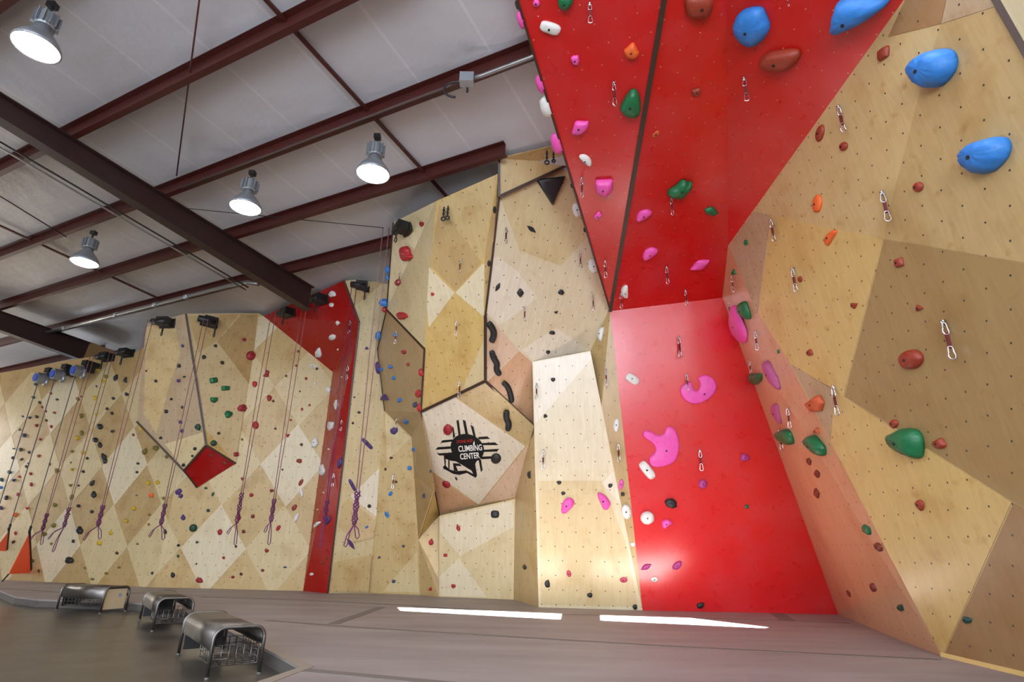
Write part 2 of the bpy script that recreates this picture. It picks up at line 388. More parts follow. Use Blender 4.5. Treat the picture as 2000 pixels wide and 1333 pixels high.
overlay(fU, ZU, [(1085, 640), (1150, 684), (1042, 705), (1020, 684)], 'white')
ZE = 'pale tower foot'
fE = facet(WT, ZE, [u_(1040, 707), ON((1153, 686), pE), ON((1175, 795), pE), ON((1228, 1060), pE), w4, e1, ON((1043, 833), pE)], 'pale')
overlay(fE, ZE, [(1043, 709), (1150, 689), (1156, 700), (1046, 828)], 'white')
overlay(fE, ZE, [(1052, 940), (1175, 940), (1222, 1060), (1246, 1186), (1056, 1182)], 'light')
overlay(fE, ZE, [(1176, 945), (1198, 920), (1212, 985)], 'white')
facet(WT, 'shaded recess beside the tower', [l3, e1, d2, l5, ON((1036, 858), pL)], 'tan')
facet(WT, 'narrow strip beside the red alcove', [u_(1190, 604), w1, w4, ON((1228, 1060), pE), ON((1175, 795), pE), u_(1153, 686)], 'tan')
# --- red alcove and roof
WA = sroot('wall_alcove')
fW = facet(WA, 'red alcove wall', [w4, w3, w2, w1], 'red')
v14 = ON((1419, -90), pR)
facet(WA, 'red roof', [w1, w2, v1, v14, v13], 'roof')
facet(WA, 'red roof edge', [w1, v13, v3], 'roof')
facet(WA, 'dark end of the red roof', [v1, v2, v14], 'roof')
# outer cheek of the roof (faces away from the room centre)
o1, o2 = V((w1.x + .3, w1.y, w1.z + 1.5)), v3 + V((.3, .1, .3))
slab('wall_panel', [w1 + V((.02, 0, .02)), v3 + V((.02, 0, .02)), o2, o1], MW['red'], WA, .02)
WRt = sroot('wall_right'); x_ = lambda *p: ON(p, pX); ZX = 'plywood side wall'
top2 = ON((1940, -2), pX)
fX = facet(WRt, ZX, [b1, gnd((2100, 1346)), x_(2100, 280), x_(2005, 107), x_(1893, -80), v2, v1], 'mid')
facets[ZX] = (pX[0] if pX[0].x < 0 else -pX[0], 0); facets[ZX] = (facets[ZX][0], facets[ZX][0].dot(b1))
ZF = 'peach strip by the red alcove'
fF = facet(WRt, ZF, [w2, v1, b1, gnd((1755, 1250)), w3], 'peach')
def ox(pix, col): overlay(fX, ZX, pix, col)
ox([(1735, 72), (1838, 46), (1850, -7), (1772, -8)], 'brown')
ox([(1839, 46), (1946, 12), (1938, -6), (1852, -7)], 'grey')
ox([(1424, 480), (1473, 413), (1506, 420), (1492, 520), (1479, 612)], 'grey')
ox([(1508, 420), (1724, 467), (1648, 775), (1545, 711), (1481, 612), (1494, 520)], 'gold')
ox([(1727, 468), (2098, 532), (2098, 1046), (1978, 980), (1650, 775)], 'dark')
ox([(1546, 713), (1630, 761), (1622, 860), (1610, 836)], 'grey')
ox([(1632, 762), (1648, 777), (1976, 982), (1842, 1280), (1740, 1090), (1624, 862)], 'gold')
ox([(1980, 984), (2098, 1049), (2098, 1342), (1844, 1282)], 'brown')
ox([(1838, 48), (1944, 16), (1998, 107), (2098, 282), (2098, 530), (1727, 466), (1735, 420), (1800, 170)], 'tan')
# side return past the trim at the frame's corner
slab('wall_panel', [x_(1943, -8), x_(2008, 107), x_(2103, 280), x_(2103, 280) + V((2, 1.0, 1.2)), x_(1943, -8) + V((2.2, 1.0, 1.2))], MW['light'], WRt, .03)
# --- trims
TN = [0]
def trim(a, b, w=.05, mat=MTRIM, h=.03):
    TN[0] += 1; bm = bmesh.new(); m = (a + b) / 2; d = (O - m).normalized(); bar(bm, a + d * .012, b + d * .012, w, h, d)
    o = from_bm('trim_%d' % TN[0], bm, mat); o['kind'] = 'structure'; return o
for a, b, w in ((w1, v13, .07), (w1, v3, .03), (s2, s7, .05), (s7, l1, .04), (l1, l2, .06), (l2, l3, .06), (uq, l2, .06), (u_(975, 383), u_(962, 500), .04), (u_(962, 500), uq, .04),
                (capb, u_(1116, 324) + V((0, -.08, 0)), .05), (p2, p3, .05), (p5, p4, .05), (p4, p3, .05), (p3, p6, .05), (p4, p7, .04), (r2, r3, .05), (r3, r5, .04), (s1, s2, .03), (s2, s3, .03), (s3, s4, .03), (l1, l6, .03),
                (x_(1940, -8), x_(2005, 107), .05), (x_(2005, 107), x_(2100, 280), .05), (capt, capb, .04)):
    trim(a, b, w)
bt = trim(b1 + V((0, 0, .015)), gnd((2100, 1346)) + V((0, 0, .015)), .05, MW['gold'])
# ------------------------------------------------------------------ floor, mats
def ngon(name, pts, z0, z1, mat, parent=None):
    bm = bmesh.new(); a = [bm.verts.new((p[0], p[1], z1)) for p in pts]; b = [bm.verts.new((p[0], p[1], z0)) for p in pts]; n = len(pts)
    top = bm.faces.new(a); bm.faces.new(b)
    for i in range(n): bm.faces.new((a[i], a[(i + 1) % n], b[(i + 1) % n], b[i]))
    bmesh.ops.triangulate(bm, faces=[f for f in bm.faces if len(f.verts) > 4])
    return from_bm(name, bm, mat, parent)
A_far = gnd((-150, 1125.5))
fl = ngon('floor', [(-44, -10), (10, -10), (10, 26), (-44, 26)], -.1, 0, MCONC); fl['kind'] = 'structure'
edge = [gnd(p) for p in ((0, 1154), (15, 1160), (32, 1166), (75, 1171), (160, 1174), (262, 1177), (310, 1184), (360, 1196), (448, 1230), (595, 1307), (505, 1335))]
edge = [V((-15, 16.2, MATZ))] + edge + [V((-3.4, .5, MATZ)), V((-3.9, -9.5, MATZ))]
mat_o = ngon('floor_padding', [(p.x, p.y) for p in edge] + [(9.5, -9.5), (9.5, 25), (-43, 25), (-43, 17)], .001, MATZ, MMAT); mat_o['kind'] = 'structure'
bm = bmesh.new()
for a, b in zip(edge, edge[1:]):
    t = (b - a).normalized(); o_ = V((t.y, -t.x, 0)) * -1
    if o_.dot(V((-1, -1, 0))) < 0: pass
    a2, b2 = V((a.x, a.y, 0)), V((b.x, b.y, 0)); nn = V((t.y, -t.x, 0))
    q = [bm.verts.new(p) for p in (a2 + nn * .012 + V((0, 0, .002)), b2 + nn * .012 + V((0, 0, .002)), b2 + nn * .012 + V((0, 0, MATZ - .03)), a2 + nn * .012 + V((0, 0, MATZ - .03)))]
    q2 = [bm.verts.new(p) for p in (a2 - nn * .01 + V((0, 0, .002)), b2 - nn * .01 + V((0, 0, .002)), b2 - nn * .01 + V((0, 0, MATZ - .03)), a2 - nn * .01 + V((0, 0, MATZ - .03)))]
    bm.faces.new(q); bm.faces.new(q2)
    for i in range(4): bm.faces.new((q[i], q[(i + 1) % 4], q2[(i + 1) % 4], q2[i]))
from_bm('skirt', bm, MSIDE, mat_o)
def strip(name, pix, w, mat, z=.004):
    bm = bmesh.new(); P = [gnd(p) for p in pix]
    L_, R_ = [], []
    for i, p in enumerate(P):
        t = (P[min(i + 1, len(P) - 1)] - P[max(i - 1, 0)]).normalized(); s = V((-t.y, t.x, 0)) * w / 2
        L_.append(p + s); R_.append(p - s)
    lay = []
    for dz in (0, z): lay.append(([bm.verts.new(p + V((0, 0, dz))) for p in L_], [bm.verts.new(p + V((0, 0, dz))) for p in R_]))
    for i in range(len(P) - 1):
        for l, r in lay: bm.faces.new((l[i], l[i + 1], r[i + 1], r[i]))
        bm.faces.new((lay[0][0][i], lay[0][0][i + 1], lay[1][0][i + 1], lay[1][0][i])); bm.faces.new((lay[0][1][i], lay[0][1][i + 1], lay[1][1][i + 1], lay[1][1][i]))
    return from_bm(name, bm, mat, mat_o)
strip('seam', [(391, 1167), (560, 1172), (750, 1181), (1060, 1200), (1400, 1209), (1660, 1218)], .12, MSEAM)
strip('seam', [(520, 1213), (690, 1226), (900, 1239), (1300, 1263), (1600, 1278), (1838, 1290)], .1, MSEAM)
strip('seam', [(650, 1220), (745, 1187)], .16, MSEAM)
strip('seam', [(596, 1310), (760, 1325), (900, 1338)], .12, MSEAM)
strip('seam', [(1518, 1199), (1538, 1213)], .25, MSEAM)
strip('seam', [(0, 1150), (120, 1158), (330, 1160)], .1, MSEAM)
strip('edge_strip', [(440, 1226), (480, 1243), (600, 1304), (506, 1338)], .12, simple('edge_tape', '8F8375', .6), .006)
# ------------------------------------------------------------------ roof
sunV = V((0, .67, -.74)).normalized()
patches = [[(785, 1187), (792, 1194), (1083, 1210), (1087, 1199)], [(1183, 1203), (1185, 1213), (1528, 1229), (1506, 1213)]]
CC = 7.0
holes = []
for P in patches:
    h_ = []
    for p in P:
        g = gnd(p); t = (CC - NC.dot(g - O)) / NC.dot(-sunV); h_.append(g - sunV * t)
    c_ = sum(h_, V((0, 0, 0))) / 4; h_ = [c_ + (q - c_) * 1.06 for q in h_]
    holes.append(h_)
def uc(p): q = p - O; return V((q.dot(D1), (q - V((0, 0, 0))).dot(D2), 0))
outer = [ceil_pt(a, b, CC) for a, b in ((-14, -11), (46, -11), (46, 15.2), (-14, 15.2))]
loops = [outer] + holes; flat = [p for l in loops for p in l]
tri = tessellate_polygon([[uc(p) for p in l] for l in loops])
bm = bmesh.new(); lo = [bm.verts.new(p) for p in flat]; hi = [bm.verts.new(p + V((0, 0, .02))) for p in flat]
for a, b, c in tri: bm.faces.new((lo[a], lo[b], lo[c])); bm.faces.new((hi[a], hi[b], hi[c]))
k = 0
for l in loops:
    n = len(l)
    for i in range(n): bm.faces.new((lo[k + i], lo[k + (i + 1) % n], hi[k + (i + 1) % n], hi[k + i]))
    k += n
uvl = bm.loops.layers.uv.new('UVMap')
for fc in bm.faces:
    for l in fc.loops: q = uc(l.vert.co); l[uvl].uv = (q.x, q.y)
ce = from_bm('ceiling', bm, MCEIL); ce['kind'] = 'structure'
for i, h_ in enumerate(holes):
    bm = bmesh.new(); c = sum(h_, V((0, 0, 0))) / 4
    for j in range(4):
        a, b = h_[j] + (h_[j] - c).normalized() * .2, h_[(j + 1) % 4] + (h_[(j + 1) % 4] - c).normalized() * .2
        bar(bm, a + V((0, 0, -.03)), b + V((0, 0, -.03)), .1, .06)
    o = from_bm('window_%d' % (i + 1), bm, MWHITE); o['kind'] = 'structure'
def beam_wall(name, a, b, z0, z1, mat):
    bm = bmesh.new(); a, b = V((a[0], a[1], 0)), V((b[0], b[1], 0)); t = (b - a).normalized(); s = V((-t.y, t.x, 0)) * .1
    box_v = [bm.verts.new(p + q + V((0, 0, z))) for z in (z0, z1) for p, q in ((a, -s), (b, -s), (b, s), (a, s))]
    for q in ((0, 1, 2, 3), (4, 5, 6, 7), (0, 1, 5, 4), (1, 2, 6, 5), (2, 3, 7, 6), (3, 0, 4, 7)): bm.faces.new([box_v[i] for i in q])
    o = from_bm(name, bm, mat); o['kind'] = 'structure'; return o
E_ = [ceil_pt(a, b, CC) for a, b in ((-14, 14.8), (46, 14.8), (46, -10.5), (-14, -10.5))]
beam_wall('wall_eave', E_[0], E_[1], 0, 9, MWALLG)
beam_wall('wall_back', (-46, -9.8), (11, -9.8), 0, 9.6, MWALLG)
beam_wall('wall_side', (9.7, -9.8), (9.7, 20), 0, 9.6, MWALLG)
beam_wall('wall_end', (-23, -9.8), (-23, 27), 0, 9.6, MWALLG)
# purlins (C sections), rafters, bridging, rods
def purlin(u2, a, b, label):
    bm = bmesh.new(); t, h = .012, .22
    def P(u1, du2, c): return ceil_pt(u1, u2 + du2, c)
    up = NC.normalized(); w = .085
    bar(bm, P(a, 0, CC - h / 2 - .005), P(b, 0, CC - h / 2 - .005), t, h, up)
    bar(bm, P(a, w / 2, CC - h), P(b, w / 2, CC - h), w, t, up)
    bar(bm, P(a, -w / 2, CC - .012), P(b, -w / 2, CC - .012), w, t, up)
    o = from_bm('steel_purlin', bm, MSTEELRED); tag(o, label, 'beam', 'roof purlins'); return o
ordn = ['first', 'second', 'third', 'fourth', 'fifth', 'sixth', 'seventh', 'eighth', 'ninth', 'tenth']
for i, (u2, a, b) in enumerate(((10.45, 20.9, 44), (8.75, 4.6, 44), (7.14, 3.75, 44), (5.53, -2, 44), (3.8, 3.35, 44), (1.95, 3.3, 44))):
    purlin(u2, a, b, 'dark red steel roof purlin under the white ceiling, %s counting away from the climbing wall' % ordn[i])
def rafter(U1, a, b, label):
    r = empty('steel_rafter', ceil_pt(U1, a, 6.5)); bpy.context.view_layer.update()
    tag(r, label, 'beam', 'roof rafters'); cb = lambda u: 6.41 - .034 * (u - 2.5)
    def fin(name, bm): o = from_bm(name, bm, MRAFT); o.parent = r; o.matrix_parent_inverse = Matrix.Translation(-r.location)
    up = NC.normalized()
    bm = bmesh.new(); vs = [bm.verts.new(ceil_pt(U1 + s, u, c)) for s in (-.012, .012) for u, c in ((a, cb(a)), (b, cb(b)), (b, 6.78), (a, 6.78))]
    for q in ((0, 1, 2, 3), (4, 5, 6, 7), (0, 1, 5, 4), (1, 2, 6, 5), (2, 3, 7, 6), (3, 0, 4, 7)): bm.faces.new([vs[i] for i in q])
    fin('web', bm)
    bm = bmesh.new(); bar(bm, ceil_pt(U1, a, cb(a)), ceil_pt(U1, b, cb(b)), .24, .03, up); fin('lower_flange', bm)
    bm = bmesh.new(); bar(bm, ceil_pt(U1, a, 6.775), ceil_pt(U1, b, 6.775), .24, .02, up); fin('upper_flange', bm)
    return r
rafter(10.55, -9, 9.6, 'deep dark steel rafter ending at the red corner of the climbing wall')
rf2 = rafter(20.55, -9, 10.6, 'deep dark steel rafter ending in a boxed block above the diamond wall')
rafter(30.4, -9, 10.2, 'deep dark steel rafter at the bright end of the diamond wall')
bm = bmesh.new(); bar(bm, ceil_pt(20.55, 9.75, 6.42), ceil_pt(20.55, 10.75, 6.38), .34, .72, NC.normalized())
o = from_bm('boxing', bm, MW['brown']); o.parent = rf2; o.matrix_parent_inverse = Matrix.Translation(-rf2.location)
def rod(name, a, b, rad, mat, label, cat, group=None, pts=None):
    bm = bmesh.new(); tube(bm, pts or [a, b], rad, 6); o = from_bm(name, bm, mat, None, True); tag(o, label, cat, group); return o
def bridging(u1, a, b, label):
    bm = bmesh.new(); bar(bm, ceil_pt(u1, a, 6.93), ceil_pt(u1, b, 6.93), .055, .04, NC.normalized()); o = from_bm('bridging_bar', bm, MSTEELRED); tag(o, label, 'bracing', 'bridging bars between purlins')
gaps = [(1.96, 3.79), (3.81, 5.52), (5.54, 7.13), (7.15, 8.74)]
for i, (a, b) in enumerate(gaps):
    bridging(5.42, a, b, 'thin dark bridging bar in the near bay between %s and %s purlins' % (ordn[5 - i], ordn[4 - i]))
for i, (a, b) in enumerate(gaps[1:]):
    bridging(15.35, a, b, 'thin dark bridging bar past the rafter between %s and %s purlins' % (ordn[4 - i], ordn[3 - i]))
rod('sag_rod', ceil_pt(5.6, 2.7, 6.86), ceil_pt(9.8, 5.3, 6.86), .012, MSTEELRED, 'thin diagonal brace rod crossing the near ceiling bay', 'rod')
rod('sag_rod', ceil_pt(13.2, 3.5, 6.6), ceil_pt(13.7, 5.5, 6.6), .012, MBLK, 'thin dark rod under the ceiling beyond the rafter', 'rod')
rod('ceiling_wire', ceil_pt(3.3, 3.9, 6.9), ceil_pt(2.3, 4.6, 6.9), .008, MSTEELRED, 'thin reddish wire under the ceiling beside the red roof', 'wire')
rod('ceiling_wire', ceil_pt(10.6, 6.1, 6.88), ceil_pt(7.2, 8.25, 6.88), .008, MBLK, 'thin black wire running from the rafter toward the big prow', 'wire')
rod('power_cable', None, None, .016, MBLK, 'twin black cable strung alongside the deep rafter', 'cable', pts=[ceil_pt(10.8, u, 6.22 - .03 * (u - 2.5)) for u in (-3, 0, 2.6, 3.4, 4.2, 5.3, 6.4, 8.0)])
rod('power_cable', None, None, .016, MGREY, 'pale grey cable strung beside the black one at the rafter', 'cable', pts=[ceil_pt(10.87, u, 6.17 - .03 * (u - 2.5)) for u in (-3, 0, 2.6, 3.4, 4.2, 5.3, 6.4, 8.0)])
# conduits
cd = empty('conduit', ceil_pt(4, 5.6, 6.74)); tag(cd, 'grey conduit with junction box clipped under the purlin before the red roof', 'pipe')
bm = bmesh.new(); tube(bm, [ceil_pt(u, 5.48 + d, c) for u, d, c in ((3.55, -.05, 6.68), (3.3, 0, 6.7), (2.9, .05, 6.76), (0, .05, 6.76))], .03, 8); o = from_bm('pipe', bm, MGREY, None, True); o.parent = cd; o.matrix_parent_inverse = Matrix.Translation(-cd.location)
bm = bmesh.new(); tube(bm, [ceil_pt(u, 5.48 + d, c) for u, d, c in ((9.9, .02, 6.76), (6, .02, 6.76), (4.4, .02, 6.76), (3.9, 0, 6.73), (3.55, -.05, 6.69))], .022, 8); o = from_bm('pipe', bm, simple('dull_conduit', '5B4A46', .45, .3), None, True); o.parent = cd; o.matrix_parent_inverse = Matrix.Translation(-cd.location)
bm = bmesh.new(); box(bm, ceil_pt(3.5, 5.42, 6.66), .2, .14, .16); o = from_bm('junction_box', bm, MALU); o.parent = cd; o.matrix_parent_inverse = Matrix.Translation(-cd.location)
bm = bmesh.new(); c0 = ceil_pt(3.68, 5.42, 6.55); tube(bm, [c0 + V((math.cos(t) * .17, 0, math.sin(t) * .14)) for t in [i * math.tau / 20 - .3 for i in range(17)]], .016, 6); o = from_bm('cable_loop', bm, MBLK, None, True); o.parent = cd; o.matrix_parent_inverse = Matrix.Translation(-cd.location)
cd = empty('conduit', ceil_pt(16, 8.6, 6.66)); tag(cd, 'long shiny grey pipe with couplings along the purlin above the diamond prow', 'pipe')
bm = bmesh.new(); tube(bm, [ceil_pt(u, 8.55, c) for u, c in ((21.5, 6.66), (17.4, 6.66), (13.8, 6.66), (12.3, 6.66), (11.6, 6.62), (11.2, 6.5))], .055, 10); o = from_bm('pipe', bm, MGREY, None, True); o.parent = cd; o.matrix_parent_inverse = Matrix.Translation(-cd.location)
for u in (19.6, 17.0, 15.2, 13.9):
    bm = bmesh.new(); tube(bm, [ceil_pt(u - .06, 8.55, 6.66), ceil_pt(u + .06, 8.55, 6.66)], .072, 10); o = from_bm('coupling', bm, MALU, None, True); o.parent = cd; o.matrix_parent_inverse = Matrix.Translation(-cd.location)
# ------------------------------------------------------------------ high bay lamps
def lamp(pix, c, label, size=.24, lp=None):
    P = onc(pix, c); r = empty('high_bay_lamp', P); tag(r, label, 'lamp', 'high bay lamps')
    bm = bmesh.new(); lathe(bm, [(.03, .31), (.09, .29), (.1, .22), (.15, .17), (size * .9, .08), (size + .02, .0), (size + .03, -.04), (size + .015, -.05), (size + .0, -.01), (.12, .14)], 28)
    from_bm('reflector', bm, MALU, r, True)
    bm = bmesh.new(); lathe(bm, [(size + .012, -.035), (size * .9, -.06), (.03, -.075)], 28); from_bm('lens', bm, MLENS, r, True)
    bm = bmesh.new(); lathe(bm, [(.1, .3), (.115, .32), (.115, .5), (.09, .53)], 16)
    for k in range(12):
        a = k * math.tau / 12; box(bm, (math.cos(a) * .125, math.sin(a) * .125, .41), .05, .012, .19, Matrix.Rotation(a, 3, 'Z'))
    from_bm('ballast', bm, MALU, r)
    bm = bmesh.new(); tube(bm, [(0, 0, .52), (0, 0, .72)], .018, 8); box(bm, (0, 0, .68), .1, .1, .08); from_bm('hanger', bm, MBLK, r)
    return r
lamp((72, 88), 6.08, 'largest and most glaring of the round high bay lamps, above the deep rafter')
lamp((729, 336), 5.95, 'lit round high bay lamp hanging next to the big leaning prow')
lamp((480, 402), 5.95, 'lit round high bay lamp hanging close beside the rafter, over the red corner')
lamp((166, 510), 5.95, 'lit round high bay lamp in the darker bay beyond the rafter')
# ------------------------------------------------------------------ ray casting on the wall
tris, tz = [], []
for pts, zone in FAC:
    for a, b, c in tessellate_polygon([pts]): tris.append((pts[a], pts[b], pts[c])); tz.append(zone)
VV, FF = [], []
for t in tris: FF.append((len(VV), len(VV) + 1, len(VV) + 2)); VV += t
BV = BVHTree.FromPolygons(VV, FF)
def hit(p):
    r = ray(p); loc, n, idx, dist = BV.ray_cast(O, r)
    if loc is None: return None
    if n.dot(r) > 0: n = -n
    return loc, n.normalized(), tz[idx].strip()
# ------------------------------------------------------------------ climbing holds
def shape_pts(kind, w, h, rng):
    n = 10 if max(w, h) < 11 else (18 if max(w, h) < 30 else 30)
    P = []
    for i in range(n):
        a = math.tau * i / n; c, s = math.cos(a), math.sin(a)
        if kind == 't': poly = [(-1, -.8), (1, -.8), (0, 1)]
        elif kind == 'T': poly = [(0, -1), (1, .85), (-1, .85)]
        elif kind == 'q': poly = [(-.95, -.75), (.9, -1), (.95, .75), (-.85, 1)]
        elif kind == '5': poly = [(-1, -.8), (1, -.9), (.95, .3), (.1, 1), (-.9, .4)]
        else: poly = None
        if poly:
            r = 1e9; m = len(poly)
            for j in range(m):
                (x1, y1), (x2, y2) = poly[j], poly[(j + 1) % m]
                den = c * (y2 - y1) - s * (x2 - x1)
                if abs(den) < 1e-9: continue
                t = (x1 * (y2 - y1) - y1 * (x2 - x1)) / den
                k = (x1 * s - y1 * c) / den
                if t > 0 and -1e-6 <= k <= 1 + 1e-6: r = min(r, t)
            r = min(r, 1.35); r = r * .93
            P.append((c * r, s * r)); continue
        if kind == 'd': r = 1 - .38 * max(0, -s) ** 1.0 * abs(c) - (.12 if s < 0 else 0) * abs(c)
        elif kind == 's': r = 1; c = math.copysign(abs(c) ** .7, c); s = math.copysign(abs(s) ** .55, s)
        elif kind == 'l': s = s * (1 - abs(c) ** 1.6 * .75); r = 1
        elif kind == 'n': r = 1; s = s * .75 - .35 * (1 - c * c) + .15 + .0; s = s if s < 0 else s
        elif kind == 'h': s = max(s, -.25) if False else s; c = max(c, -1) if c < .25 else .25 + (c - .25) * .1; r = 1
        elif kind in 'eD': r = 1
        else: r = 1 + rng.uniform(-.13, .1) + .07 * math.sin(3 * a + w)
        P.append((c * r, s * r))
    return P
HOLDS = []
def dome(name, pl, outline, mat, height, rng, rough=.06, flat=False, P=None, N=None, skew=.12):
    """rounded relief over an outline lying on the wall plane"""
    n = N; c = P; h, v = frame_of(n)
    m = len(outline); bm = bmesh.new(); rings = []
    cx = sum((q - c).dot(h) for q in outline) / m; cy = sum((q - c).dot(v) for q in outline) / m
    o2 = [((q - c).dot(h) - cx, (q - c).dot(v) - cy) for q in outline]
    R = sum(math.hypot(*q) for q in o2) / m
    prof = ((1, -.004 / max(height, .01)), (1, .22), (.93, .55), (.74, .84), (.42, .98)) if not flat else ((1, -.004 / max(height, .01)), (1, .55), (.94, .85), (.8, 1), (.4, 1.02))
    for sc, z in prof:
        ring = []
        for i, (x, y) in enumerate(o2):
            k = 1 + (rng.uniform(-rough, rough) if 0 < z else 0)
            ring.append(bm.verts.new((cx + x * sc * k, cy + y * sc * k + (1 - sc) * R * skew, z * height * (1 + rng.uniform(-rough, rough)))))
        rings.append(ring)
    top = bm.verts.new((cx, cy + R * skew, height * (1.0 if not flat else 1.02)))
    for A, B in zip(rings, rings[1:]):
        for i in range(m): bm.faces.new((A[i], A[(i + 1) % m], B[(i + 1) % m], B[i]))
    for i in range(m): bm.faces.new((rings[-1][i], rings[-1][(i + 1) % m], top))
    bm.faces.new(rings[0][::-1])
    mw = Matrix(((h.x, v.x, n.x, c.x), (h.y, v.y, n.y, c.y), (h.z, v.z, n.z, c.z), (0, 0, 0, 1)))
    o = from_bm(name, bm, mat, None, True, mw)
    o['_c'] = (cx, cy + R * skew, R)
    return o
def plate(name, outline, mat, height, P, N):
    """flat-topped hold with a rounded rim, for concave outlines"""
    h, v = frame_of(N); o2 = [V(((q - P).dot(h), (q - P).dot(v), 0)) for q in outline]; m = len(o2)
    ar = sum(o2[i].x * o2[(i + 1) % m].y - o2[(i + 1) % m].x * o2[i].y for i in range(m))
    if ar < 0: o2 = o2[::-1]
    nr = []
    for i in range(m):
        t = (o2[(i + 1) % m] - o2[i - 1]).normalized(); nr.append(V((-t.y, t.x, 0)))
    bm = bmesh.new(); rings = []; wid = height * .9
    for ins, z in ((0, -.004), (0, .35), (.12, .68), (.4, .92), (.75, 1.0)): rings.append([bm.verts.new(o2[i] + nr[i] * ins * wid + V((0, 0, z * height if z > 0 else z))) for i in range(m)])
    for A, B in zip(rings, rings[1:]):
        for i in range(m): bm.faces.new((A[i], A[(i + 1) % m], B[(i + 1) % m], B[i]))
    tri = tessellate_polygon([[q.co.copy() for q in rings[-1]]])
    for a, b, c in tri: bm.faces.new((rings[-1][a], rings[-1][b], rings[-1][c]))
    bm.faces.new(rings[0])
    mw = Matrix(((h.x, v.x, N.x, P.x), (h.y, v.y, N.y, P.y), (h.z, v.z, N.z, P.z), (0, 0, 0, 1)))
    o = from_bm(name, bm, mat, None, True, mw); c = sum(o2, V((0, 0, 0))) / m; o['_c'] = (c.x + .12, c.y - .12, .05); return o
def bolt(o, height, rad):
    cx, cy, R = o['_c']
    bm = bmesh.new(); bmesh.ops.create_cone(bm, cap_ends=True, segments=10, radius1=rad, radius2=rad, depth=.012, matrix=Matrix.Translation((cx - R * .12, cy - R * .1, height * .985)))
    b = from_bm('bolt_hole', bm, MBOLT, o)
def add_hold(x, y, w, h, rot, col, kind, zone=None, outline=None, name='climbing_hold', hk=None, flat=False, word=None, big=False):
    rng = random.Random(int(x * 31 + y * 17 + w))
    if zone: N, d = facets[zone]; P = ON((x, y), (N, d)); z = zone
    else:
        r = hit((x, y))
        if r is None: print('MISS', x, y, col); return
        P, N, z = r
    if N.dot(O - P) < 0: N = -N
    pl = (N, N.dot(P))
    if outline is None:
        ca, sa = math.cos(math.radians(rot)), math.sin(math.radians(rot)); outline = []
        for a, b in shape_pts(kind, w, h, rng):
            a *= w / 2; b *= h / 2; outline.append((x + a * ca - b * sa, y + a * sa + b * ca))
    pts = []
    for q in outline:
        e = ON(q, pl); d = e - P
        if d.length > 2.2 * max(w, h) * (P - O).length / F: d = d.normalized() * 2.2 * max(w, h) * (P - O).length / F
        pts.append(P + d)
    mpx = (P - O).length / F
    hh = (hk if hk else .38) * min(w, h) * mpx; hh = max(.02, min(hh, .22))
    o = plate(name, pts, MH[col], hh, P, N) if flat == 'plate' else dome(name, pl, pts, MH[col], hh, rng, .07 if kind == 'b' else .03, flat, P, N)
    if max(w, h) >= 13 and kind not in 'l': bolt(o, hh, max(.012, min(.02, .05 * max(w, h) * mpx)))
    if '_c' in o: del o['_c']
    HOLDS.append(dict(o=o, x=x, y=y, w=w, h=h, col=col, kind=kind, zone=z, size=max(w, h) * mpx, word=word, vol=name != 'climbing_hold'))
    return o
